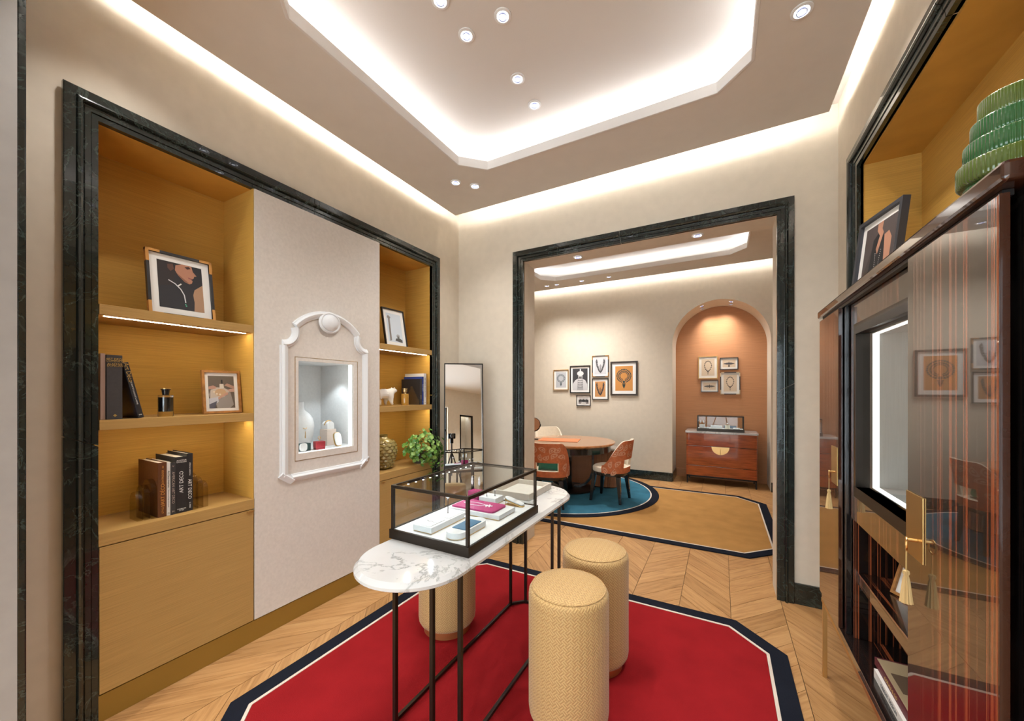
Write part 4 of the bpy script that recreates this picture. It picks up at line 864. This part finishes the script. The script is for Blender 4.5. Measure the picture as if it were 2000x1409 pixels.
# poufs
def pouf(label, x, y, z=RZ):
    t = thing('pouf', label, 'pouf', (x, y, z), group='patterned leather poufs')
    r, h = .178, .617
    def uvf(co, f):
        if f.normal.z > .6: return (co.x*.95+.5, co.y*.95+.5)
        a = math.atan2(co.y, co.x); c0 = f.calc_center_median(); ac = math.atan2(c0.y, c0.x)
        if a-ac > PI: a -= 2*PI
        if ac-a > PI: a += 2*PI
        return (a*r*.95, co.z*.95)
    B().lathe([(0, .045), (r-.028, .045), (r-.012, .052), (r-.003, .068), (r, .09), (r, h-.035), (r-.002, h-.02), (r-.009, h-.008), (r-.016, h-.004)], 56).build('body', pouf_top, t, uvfn=uvf, smooth=50)
    B().lathe([(r-.015, h-.004), (r-.0205, h+.001), (r-.05, h+.008), (.08, h+.013), (0, h+.014)], 56).build('seat_top', pouf_top, t, uvfn=uvf, smooth=60)
    B().tube([((r-.0155)*math.cos(q), (r-.0155)*math.sin(q), h-.002) for q in [2*PI*i/56 for i in range(56)]], .003, 6, True).build('welt', pouf_top, t, uvfn=lambda c, f: (c.x, c.y))
    B().lathe([(0, 0), (r-.032, 0), (r-.032, .044), (0, .044)], 48).build('plinth', M('pouf_copper', (.62, .30, .11), .35, metal=.8), t)
    return t
pouf('patterned beige pouf nearest the camera, in front of the other', -.602, 1.62); pouf('patterned beige pouf behind the nearest one, right of the table', -.612, 2.07); pouf('patterned beige pouf behind the table legs on the left', -1.525, 1.92)

# ================================================================== CORNER MIRROR
t = thing('floor_mirror', 'tall narrow leaning mirror with thin black frame in the corner', 'mirror', (-2.134+.605*.10, 2.934-.796*.10, .001), (0, 0, 0))
t.rotation_euler = Euler((rad(-6.4), 0, math.atan2(.605, .796)))
MW, MH = .372, 1.785
b = B()
for x0, x1, z0, z1 in ((-MW/2, MW/2, 0, .01), (-MW/2, MW/2, MH-.01, MH), (-MW/2, -MW/2+.01, .01, MH-.01), (MW/2-.01, MW/2, .01, MH-.01)): b.box(x0, x1, -.02, 0.0, z0, z1)
b.build('frame', black_m, t); bx('mirror_glass', -MW/2+.01, MW/2-.01, -.014, -.008, .01, MH-.01, mirror_m, t); bx('backing', -MW/2+.01, MW/2-.01, -.0075, -.001, .01, MH-.01, black_l, t)

# ================================================================== TALL MACASSAR CABINET (right)
t = thing('display_cabinet', 'tall glossy striped macassar cabinet with open sliding doors', 'cabinet', (.70, 1.84, 0), world=True)
CX, CB = .482, .935; CY0, CY1 = 1.085, 2.60
bx('cornice', .458, CB, CY0-.03, CY1+.005, 1.893, 1.932, lacq_edge, t, .008)
bx('side_panel', CX, CB, CY1-.03, CY1-.004, .43, 1.892, ebony_v, t, .001); bx('side_panel', CX+.02, CB, CY0+.004, CY0+.03, .43, 1.892, black_l, t, .001)
bx('back_panel', CB-.012, CB, CY0+.031, CY1-.031, .431, 1.892, ebony_v, t)
bx('deck', CX-.012, CB-.013, CY0+.031, CY1-.031, .402, .430, ebony_h, t, .001)
for y0, y1 in ((2.165, CY1-.031), (CY0+.031, 1.20)): bx('side_compartment', .506, CB-.013, y0, y1, .4305, 1.892, ebony_v, t)
bx('partition', CX+.002, .505, 2.185, 2.205, .4305, 1.892, black_l, t, .002)
bx('top_rail', .498, CB-.013, 1.2005, 2.1645, 1.779, 1.892, ebony_v, t); bx('track', CX-.004, .494, CY0+.02, CY1-.01, 1.880, 1.892, black_m, t)
bx('vitrine_surround', .498, .52, 2.050, 2.1645, 1.071, 1.7785, ebony_v, t)
d = bx('drawer_front', .498, .516, 1.2005, 2.1645, .952, 1.0705, ebony_v, t, .001); bx('drawer_box', .517, CB-.013, 1.2005, 2.1645, .952, 1.0705, lacq_edge, t)
bx('inner_shelf', .520, CB-.013, 1.2005, 2.1645, .664, .716, ebony_h, t, .001)
# vitrine in the cabinet
vy0, vy1, vz0, vz1 = 1.205, 2.049, 1.0715, 1.778
b = B(); f = .043
b.box(.478, .530, vy0, vy1, vz1-f, vz1).box(.478, .530, vy0, vy1, vz0, vz0+f).box(.478, .530, vy1-.028, vy1, vz0+f, vz1-f).box(.478, .530, vy0, vy0+.028, vz0+f, vz1-f)
vf = b.build('vitrine_frame', bronze_m, t, .001)
bx('vitrine_pane', .500, .504, vy0+.0285, vy1-.0285, vz0+f+.0005, vz1-f-.0005, pane_m, vf)
b = B(); b.box(.531, CB-.03, vy1-.012, vy1, vz0, vz1).box(.531, CB-.03, vy0, vy0+.012, vz0, vz1).box(.531, CB-.03, vy0+.012, vy1-.012, vz0, vz0+.045).box(.531, CB-.03, vy0+.012, vy1-.012, vz1-.045, vz1).box(CB-.03, CB-.014, vy0, vy1, vz0, vz1)
vb = b.build('vitrine_lining', noisy('linen_white', (.56, .555, .54), (40, 40, 1), 6, .05, .85, .08), t, smooth=0)
b = B(); b.box(.531, .554, vy1-.0135, vy1-.0125, vz0+.046, vz1-.046).box(.531, .554, vy0+.013, vy1-.014, vz0+.0452, vz0+.0462).box(.531, .554, vy0+.013, vy1-.014, vz1-.0462, vz1-.0452)
b.build('led_strip', M('led_cabinet', (1, 1, 1), 1, emit=.9, ecol=(1, .985, .96)), vb, smooth=0)
def cdoor(y0, y1, plate, z0=.432, z1=1.880):
    d = bx('sliding_door', .466, .481, y0, y1, z0, z1, ebony_v, t, .003); bx('brass_plate', .4625, .4658, *plate, brass_s, d, .0008); bx('edge_band', .4665, .4805, y0-.0016, y0-.0001, z0, z1, lacq_edge, d); return d
cdoor(2.222, 2.598, (2.226, 2.330, 1.072, 1.245)); cdoor(1.088, 1.494, (1.390, 1.492, 1.046, 1.221))
bx('brass_rail', .470, .488, CY0+.02, CY1-.02, .382, .4015, brass_s, t, .001)
for x in (.479, .88):
    for y in (CY0+.06, 2.547): bx('leg', x-.009, x+.009, y-.009, y+.009, .0005, .3815, brass_s, t, .001)
bx('under_frame', .4885, CB-.01, CY0+.02, CY1-.02, .384, .4015, lacq_edge, t)
def key(label, x, y, z):
    k = thing('tassel_key', label, 'key', (x, y, z), group='tassel keys in the cabinet doors')
    B().tube([(-.022, 0, 0), (0, 0, 0)], .0042, 10).build('key_shaft', brass, k); B().tube([(-.021+.003*math.cos(a), .012*math.cos(a), -.012+.018*math.sin(a)) for a in [2*PI*i/24 for i in range(24)]], .0022, 6, True).build('key_bow', brass, k)
    B().tube([(-.021, 0, -.03), (-.021, .001, -.085)], .0016, 6).build('cord', M('cord_gold', (.55, .38, .15), .6), k)
    B().lathe([(0, -.083), (.006, -.086), (.007, -.092), (.0045, -.098), (.007, -.11), (.012, -.165), (.013, -.172), (0, -.170)], 24, (-.021, .001, 0), .12, 12).build('tassel', M('tassel_gold', (.62, .44, .20), .7), k)
key('brass key with gold tassel in the near sliding door', .462, 1.42, 1.10); key('brass key with gold tassel in the far sliding door', .462, 2.262, 1.13)
# things in and on the cabinet
picture('photo_frame', 'dark textured photo frame with a woman in a long necklace, on the cabinet', .352, .50, (.692, 2.63, 1.9325), rad(-78), rad(6.5), .020, .03, M('frame_slate', (.04, .042, .05), .45), .032, art_woman)
def plain_art(a): a.rect(0, 0, 1, 1, (.70, .67, .62))
picture('photo_frame', 'small oak photo frame leaning on the inner cabinet shelf', .17, .22, (.63, 1.94, .7165), rad(-62), rad(18), .010, .016, frame_wd, .03, plain_art)
def flatbook(label, x0, x1, y0, y1, z0, h, m, txt=None, cover=None, tm_=None):
    o = thing('book', label, 'book', (x0, y0, z0), world=True, group='books lying in the cabinet')
    c = B().box(x0, x0+.004, y0, y1, z0, z0+h).box(x0+.004, x1, y0, y1, z0, z0+.003).box(x0+.004, x1, y0, y1, z0+h-.003, z0+h).build('cover', m, o); bx('page_block', x0+.005, x1-.004, y0+.004, y1-.004, z0+.0031, z0+h-.0031, pages, o)
    if txt: text(c, txt, h*.62, tm_ or gold_i, Matrix.Translation((x0-.0008, (y0+y1)/2+.06, z0+h/2)) @ Matrix.Rotation(-PI/2, 4, 'Z') @ Matrix.Rotation(PI/2, 4, 'X'))
    if cover:
        for k, (a0, a1, b0, b1, cc) in enumerate(cover): bx('cover_print', x0+a0*(x1-x0), x0+a1*(x1-x0), y0+b0*(y1-y0), y0+b1*(y1-y0), z0+h+.0001, z0+h+.0004+.0003*k, flat(cc), c)
flatbook('white book at the bottom of the stack in the cabinet', .503, .73, 1.50, 1.905, .4305, .032, c_wht, 'ORIENT DESIGN', tm_=M('ink_grey', (.2, .2, .2), .6))
flatbook('maroon book with sepia photograph cover on the white book', .513, .71, 1.50, 1.935, .463, .028, M('cover_maroon', (.10, .015, .022), .5), 'CORALS & CO', [(.02, .98, .02, .98, (.42, .33, .20)), (.1, .5, .55, .8, (.12, .08, .05)), (.3, .9, .1, .4, (.55, .45, .28)), (.5, .8, .7, .95, (.08, .06, .05)), (.15, .3, .2, .5, (.1, .07, .05))])
flatbook('brown leather box on top of the books in the cabinet', .60, .72, 1.53, 1.80, .4915, .05, M('box_leather', (.20, .055, .012), .45))
# tiered green vase on the cabinet
t = thing('tiered_vase', 'tall tiered green ribbed glass vase on the cabinet', 'vase', (.575, 1.28, 1.9325))
gg = M('green_glass', (.035, .15, .045), .12, trans=.25, ior=1.4, coat=1.); gg2 = M('olive_glass', (.11, .17, .03), .12, trans=.25, ior=1.4, coat=1.)
zz = 0
for i, (r, h) in enumerate(((.077, .043), (.088, .049), (.077, .047), (.066, .046), (.055, .048))):
    b = B().lathe([(r*.93, zz), (r*.985, zz+.003), (r, zz+.007), (r, zz+h-.006), (r*.985, zz+h-.002), (r*.93, zz+h)], 360, (0, 0, 0), .011, 72); b.build('tier', gg2 if i in (1, 4) else gg, t, smooth=70); zz += h

# ================================================================== FAR ROOM
BZ = .0215
def chair(label, loc, rotz, outer, inner=cream_f, group='upholstered chairs at the round table'):
    t = thing('dining_chair', label, 'chair', loc, (0, 0, rotz), group)
    so = [(x, y) for x, y in superell(.225, .225, 2.6, 44)]
    B().prism(so, .395, .468).build('seat', inner, t, .02, 3)
    B().prism([(x*.97, y*.97) for x, y in so], .352, .394).build('seat_frame', black_l, t, .004)
    for sx in (-1, 1):
        for sy in (-1, 1):
            b = B(); x0, y0 = sx*.165, sy*.165; x1, y1 = sx*.200, sy*.205
            def q(cx, cy, h, z): return [(cx-h, cy-h, z), (cx+h, cy-h, z), (cx+h, cy+h, z), (cx-h, cy+h, z)]
            b.add(q(x1, y1, .016, 0)+q(x0, y0, .027, .3515), [(3, 2, 1, 0), (4, 5, 6, 7)]+[(i, (i+1) % 4, (i+1) % 4+4, i+4) for i in range(4)]); b.build('leg', black_l, t, .003)
    # wrap-around backrest with a slot
    na = 36; rows = [0, .35, 1, 1.4, 1.8, 2.2, 2.6, 3.0]
    def top(a):
        k = min(1, max(0, (abs(a)-rad(38))/rad(60))); k = k*k*(3-2*k); return .835*(1-k)+.50*k
    def P(a, j, off):
        tp = top(a); zl = .40; z1 = min(.475, zl+.5*(tp-zl)); z2 = min(.585, zl+.8*(tp-zl))
        z = [zl, z1, z2][j] if j < 3 else z2+(tp-z2)*(j-2)/6
        return S_(a, z, off)
    def S_(a, z, off):
        le = 1+.20*max(0, (z-.45)); r = .236*le+off
        e = r/((abs(math.cos(a))**2.6+abs(math.sin(a))**2.6)**(1/2.6)); sh = -.09*max(0, z-.45)
        return (e*math.sin(a), -e*math.cos(a)+sh, z)
    A = [rad(-98)+rad(196)*i/na for i in range(na+1)]
    def hole(i, j): return j == 1 and abs((A[i]+A[i+1])/2) < rad(34)
    bo, bi = B(), B()
    for i in range(na):
        for j in range(8):
            if hole(i, j): continue
            qd = [(i, j), (i+1, j), (i+1, j+1), (i, j+1)]
            bo.add([P(A[a], k, .016) for a, k in qd], [(0, 1, 2, 3)]); bi.add([P(A[a], k, -.014) for a, k in qd], [(3, 2, 1, 0)])
            for (e0, e1, ni, nj) in ((0, 1, i, j-1), (1, 2, i+1, j), (2, 3, i, j+1), (3, 0, i-1, j)):
                if not (0 <= ni < na and 0 <= nj < 8) or hole(ni, nj):
                    a, c = qd[e0], qd[e1]; bi.add([P(A[a[0]], a[1], .016), P(A[c[0]], c[1], .016), P(A[c[0]], c[1], -.014), P(A[a[0]], a[1], -.014)], [(0, 1, 2, 3)])
    bc = bo.build('backrest_cover', outer, t, smooth=50)
    if outer is paisley_m:
        rp = random.Random(3); NP = 22
        def drop(k, ph, sx):
            q = 2*PI*k/NP; x = .5*math.sin(q)*abs(math.sin(q/2))**1.3; y = -.5*math.cos(q); x += .35*(y+.5)**2-.08; x *= sx
            return x*math.cos(ph)-y*math.sin(ph), x*math.sin(ph)+y*math.cos(ph)
        for zc, off_ in ((.425, 0), (.515, 11), (.665, 0), (.755, 11)):
            for ad in range(-84, 85, 21):
                a0 = rad(ad+off_+rp.uniform(-3, 3)); zz_ = zc+rp.uniform(-.012, .012)
                if zz_+.04 > top(a0) or (abs(a0) < rad(46) and zz_ < .63): continue
                ph = rp.uniform(-.9, .9)+(PI if rp.random() < .5 else 0); sx = rp.choice((-1, 1)); sz_ = rp.uniform(.082, .1)
                b = B()
                for li, (s0, s1) in enumerate(((1.0, .86), (.80, .62), (.52, .44), (.34, .05))):
                    b.mat(0 if li != 2 else 1)
                    for k in range(NP):
                        pts_ = []
                        for kk, ss in ((k, s0), (k+1, s0), (k+1, s1), (k, s1)):
                            dx, dz = drop(kk, ph, sx); zq = zz_+dz*sz_*ss; pts_.append(S_(a0+dx*sz_*ss/.25, min(zq, top(a0+dx*sz_*ss/.25)-.012), .0168))
                        b.add(pts_, [(0, 1, 2, 3)])
                b.build('paisley_motif', [M('paisley_peach', (.68, .37, .23), .8), M('paisley_rust', (.40, .10, .04), .8)], bc, smooth=40)
    bi.build('backrest', inner, t, smooth=40)
    return t
chair('paisley backed chair seen from behind, left in the far room', (-1.975, 4.64, BZ), rad(13), paisley_m)
chair('paisley backed chair seen from the side, right of the round table', (-1.34, 5.255, BZ), rad(84.8), paisley_m)
chair('cream chair facing the camera behind the round table', (-2.66, 6.28, BZ), rad(-140), cream_f)
def cushion(label, loc, rotz, m):
    t = thing('cushion', label, 'cushion', loc, (rad(-14), 0, rotz), group='cushions on the chairs')
    b = B(); n = 12; vs = []; fs = []
    for s in (-1, 1):
        for i in range(n+1):
            for j in range(n+1):
                u, v_ = i/n*2-1, j/n*2-1; th = .038*((1-u**4)*(1-v_**4))**.6; pin = 1-.06*(1-abs(u))*abs(v_)-.0; vs.append((u*.135, s*th, .075+v_*.075*pin))
    for s in range(2):
        o_ = s*(n+1)**2
        for i in range(n):
            for j in range(n): fs.append([o_+i*(n+1)+j, o_+(i+1)*(n+1)+j, o_+(i+1)*(n+1)+j+1, o_+i*(n+1)+j+1])
    b.add(vs, fs).build('pillow', m, t, smooth=60); return t
emer = noisy('emerald_velvet', (.01, .13, .085), nscale=6, amt=.2, rough=.7, bmp=0, sheen=.3)
c_ = math.radians(13); cushion('emerald green cushion on the left paisley chair', (-1.975+.135*math.sin(c_), 4.64-.135*math.cos(c_), BZ+.470), rad(13), emer)
c_ = math.radians(84.8); cushion('green and pink cushion on the right paisley chair', (-1.34+.135*math.sin(c_), 5.255-.135*math.cos(c_), BZ+.470), rad(84.8), noisy('floral_green', (.09, .26, .16), nscale=14, amt=.9, rough=.7, bmp=0))
# round table
TC = (-2.03, 5.55)
t = round_t = thing('round_table', 'round wooden table on black curved legs and reeded pedestal in the far room', 'table', (*TC, BZ))
B().lathe([(0, .685), (.60, .685), (.63, .69), (.645, .703), (.668, .708), (.672, .716), (.672, .728), (.664, .735), (0, .735)], 72).build('tabletop', mahog_t, t)
B().lathe([(.56, .60), (.605, .60), (.605, .684), (.56, .684)], 72).build('apron', black_l, t)
B().lathe([(0, 0), (.36, 0), (.37, .006), (.37, .02), (.33, .032), (0, .034)], 56).build('base_disc', bronze_m, t)
for k in (0, 2, 3):
    a = rad(15+90*k); pts = [(.34, .60), (.34, .36), (.335, .27), (.30, .17), (.23, .09), (.14, .045), (.06, .036)]
    b = B(); vs_ = []; w = .05; th = .018
    for i, (r, z) in enumerate(pts):
        p0 = Vector(pts[max(i-1, 0)]); p1 = Vector(pts[min(i+1, len(pts)-1)]); tg = (p1-p0).normalized(); nr_ = Vector((-tg.y, tg.x))
        for sx, sn in ((-w, -th), (w, -th), (w, th), (-w, th)):
            rr_, z_ = r+nr_.x*sn, max(z+nr_.y*sn, .0345); vs_.append((rr_*math.cos(a)-sx*math.sin(a), rr_*math.sin(a)+sx*math.cos(a), min(z_, .5995)))
    n = len(pts); b.add(vs_, [(i*4+e, i*4+(e+1) % 4, (i+1)*4+(e+1) % 4, (i+1)*4+e) for i in range(n-1) for e in range(4)]+[(3, 2, 1, 0), tuple((n-1)*4+e for e in range(4))]); b.build('curved_leg', black_l, t, smooth=40)
bx('desk_pad', -.30, .30, -.19, .19, .0, .005, noisy('pad_orange', (.55, .165, .055), nscale=60, amt=.05, rough=.6), tag(thing('desk_mat', 'orange leather desk pad on the round table', 'desk pad', (-2.19, 5.50, BZ+.7355), (0, 0, rad(12))), 'orange leather desk pad on the round table', 'desk pad'), .001)
t = thing('table_mirror', 'round vanity mirror on a black stand at the left of the round table', 'mirror', (-2.585, 5.40, BZ+.7355), (0, 0, rad(25)))
B().lathe([(0, 0), (.075, 0), (.078, .006), (.02, .012), (.008, .02), (.008, .115), (0, .115)], 32).build('stand', black_m, t)
b = B().lathe([(0, -.006), (.105, -.006), (.109, 0), (.105, .006), (0, .006)], 48); b.v = [(x, z, y+.235) for x, y, z in b.v]; b.build('mirror_rim', bronze_m, t)
b = B().lathe([(0, .0062), (.1, .0062), (.1, .0072), (0, .0072)], 48); b.v = [(x, -z, y+.235) for x, y, z in b.v]; b.build('tan_back', noisy('tan_disc', (.50, .28, .16), nscale=60, amt=.05, rough=.5), t)  # flat tan disc on the side towards the camera
b = B().lathe([(0, .0062), (.1, .0062), (.1, .0072), (0, .0072)], 48); b.v = [(x, z, y+.235) for x, y, z in b.v]; b.build('mirror_face', mirror_m, t)
B().tube([(.112*math.cos(a), 0, .235+.112*math.sin(a)) for a in [PI+PI*i/16 for i in range(17)]], .005, 8).build('yoke', black_m, t)
# reeded cabinet behind the table
rt_ = round_t; t = D.objects.new('reeded_pedestal', B().prism([(x*.985, y*.985) for x, y in superell(.44, .215, 5, 96)], .0, .575).build('tmp', lacq_edge).data); COL.objects.link(t); D.objects.remove(D.objects['tmp']); t.parent = rt_; t.location = (.18, .48, 0); t['label'] = 'reeded walnut pedestal'
ol = superell(.44, .215, 5, 96)
per = []; 
for i in range(len(ol)):
    a, c = Vector(ol[i]), Vector(ol[(i+1) % len(ol)]); m_ = max(1, round((c-a).length/.011))
    for k in range(m_): per.append(a.lerp(c, k/m_))
rm_ = B().lathe([(.0055, .012), (.0055, .573)], 8); rme = rm_.build('reed', reed_m, t); rme.location = (*per[0], 0)
for i, p_ in enumerate(per[1:]):
    if p_.y < .19 and i < 290: o = link('reed', rme.data, t); o.location = (*p_, 0)
B().prism([(x*1.02, y*1.04) for x, y in ol], .5755, .597).build('top_board', M('cabinet_top_grey', (.30, .25, .22), .25, coat=.5), t, .003)
# chest of drawers in the arch
t = thing('chest_of_drawers', 'glossy mahogany chest of drawers with marble top in the arch', 'chest', (-.008, 7.14, 0), world=True)
x0, x1, y0, y1 = -.508, .494, 6.905, 7.365
def rc(a0, a1, b0, b1, r): return arcpts(a1-r, b1-r, r, 0, PI/2, 4)+arcpts(a0+r, b1-r, r, PI/2, PI, 4)+arcpts(a0+r, b0+r, r, PI, 1.5*PI, 4)+arcpts(a1-r, b0+r, r, 1.5*PI, 2*PI, 4)
B().prism(rc(x0, x1, y0+.012, y1, .03), .135, .828).build('carcass', lacq_edge, t, smooth=40)
for z0, z1 in ((.138, .295), (.302, .618), (.625, .826)): B().prism(rc(x0+.002, x1-.002, y0, y0+.06, .028), z0, z1).build('drawer', mahog, t, .0015, smooth=40)
B().prism(rc(x0-.012, x1+.012, y0-.012, y1+.004, .035), .8285, .860).build('marble_top', white_marble, t, .004)
bx('base_rail', x0+.01, x1-.01, y0+.006, y0+.024, .115, .1345, black_m, t); bx('base_rail', x0+.01, x1-.01, y1-.03, y1-.012, .115, .1345, black_m, t)
for x in (x0+.01, x1-.03):
    for y in (y0+.006, y1-.03): bx('leg', x, x+.02, y, y+.02, .0005, .1345, black_m, t)
h_ = B().prism([(-.009+p[0], .619+p[1]) for p in arcpts(0, 0, .125, PI, 2*PI, 28)], y0-.004, y0-.0005, 'y').build('handle_plate', brass, t)
B().tube([(-.009, y0-.012, .585), (-.009, y0-.012, .50)], [.003, .006], 8).build('key_tassel', M('tassel_gold', (.62, .44, .20), .7), h_)
glass_case('small glass display case on the mahogany chest', -.350, .322, 6.93, 7.20, .8605, .252, .048)
Z2 = .8605+.044+.0005
def mini(label, x0, x1, y0, y1, h, m, nm='jewellery_pad', top=None):
    t = thing(nm, label, 'display pad', ((x0+x1)/2, (y0+y1)/2, Z2), group='pads in the small glass case'); w, d = (x1-x0)/2, (y1-y0)/2
    bx('pad_body', -w, w, -d, d, .003, h, m, t, .002); bx('foot', -w*.96, w*.96, -d*.96, d*.96, 0, .0028, brass_s, t)
    if top == 'pair':
        for s in (-1, 1): B().lathe([(0, h+.02), (.006, h+.03), (.009, h+.045), (.006, h+.06), (0, h+.068)], 8, (s*w*.55, 0, 0)).build('earring', gm, t); B().tube([(s*w*.55, .006, h), (s*w*.55, .006, h+.07)], .0015, 6).build('hook', brass, t)
    if top == 'gem': B().lathe([(0, h+.012), (.012, h+.024), (.010, h+.034), (0, h+.036)], 8).build('gem', gm, t); B().tube([(0, 0, h), (0, 0, h+.015)], .0015, 6).build('pin', brass, t)
    if top == 'stones':
        b = B()
        for i in range(14): b.ball((-w*.85+1.7*w*i/13, -d*.3+.02*math.sin(i*1.7), h+.004), .006, 4)
        b.build('stones', gm, t)
mini('white pad with drop earrings at the left of the small glass case', -.315, -.235, 7.02, 7.10, .055, white_f, top='pair'); mini('long low white pad at the front left of the small case', -.30, -.17, 6.955, 7.00, .018, white_f, top='stones')
mini('pale pad with scattered stones in the middle of the small case', -.15, .02, 7.04, 7.14, .04, white_f, top='stones'); mini('cream box with a large gem in the small case', .055, .125, 7.0, 7.06, .06, M('cream_box', (.72, .66, .52), .5), top='gem')
mini('dark blue box at the back of the small glass case', .04, .215, 7.10, 7.155, .045, M('box_navy', (.015, .04, .08), .4)); mini('small white pad at the front right of the small case', .17, .26, 6.955, 7.03, .018, white_f, top='stones')

# ================================================================== camera on its tripod, seen in the corner mirror
t = thing('tripod_camera', 'black camera on a tripod, reflected in the corner mirror', 'camera', (.03, -.16, 0), (0, 0, math.atan2(408.2, 742)))
bx('camera_body', -.07, .07, -.06, .0, 1.45, 1.55, black_m, t, .008); b = B().lathe([(.0, 0), (.04, 0), (.042, .05), (.038, .07), (0, .07)], 28); b.v = [(x, z+.001, y+1.5) for x, y, z in b.v]; b.build('lens', black_l, t)
bx('head', -.03, .03, -.06, -.0, 1.36, 1.449, black_m, t, .006); B().tube([(0, -.03, 1.36), (0, -.03, .75)], .014, 10).build('column', black_m, t)
for k in range(3):
    a = rad(90+120*k+60); B().tube([(0, -.03, 1.2), (.42*math.cos(a), -.03+.42*math.sin(a), .012)], .012, 8).build('leg', black_m, t)
for o in list(D.objects):
    for k in ('_w', '_m'):
        if k in o: del o[k]
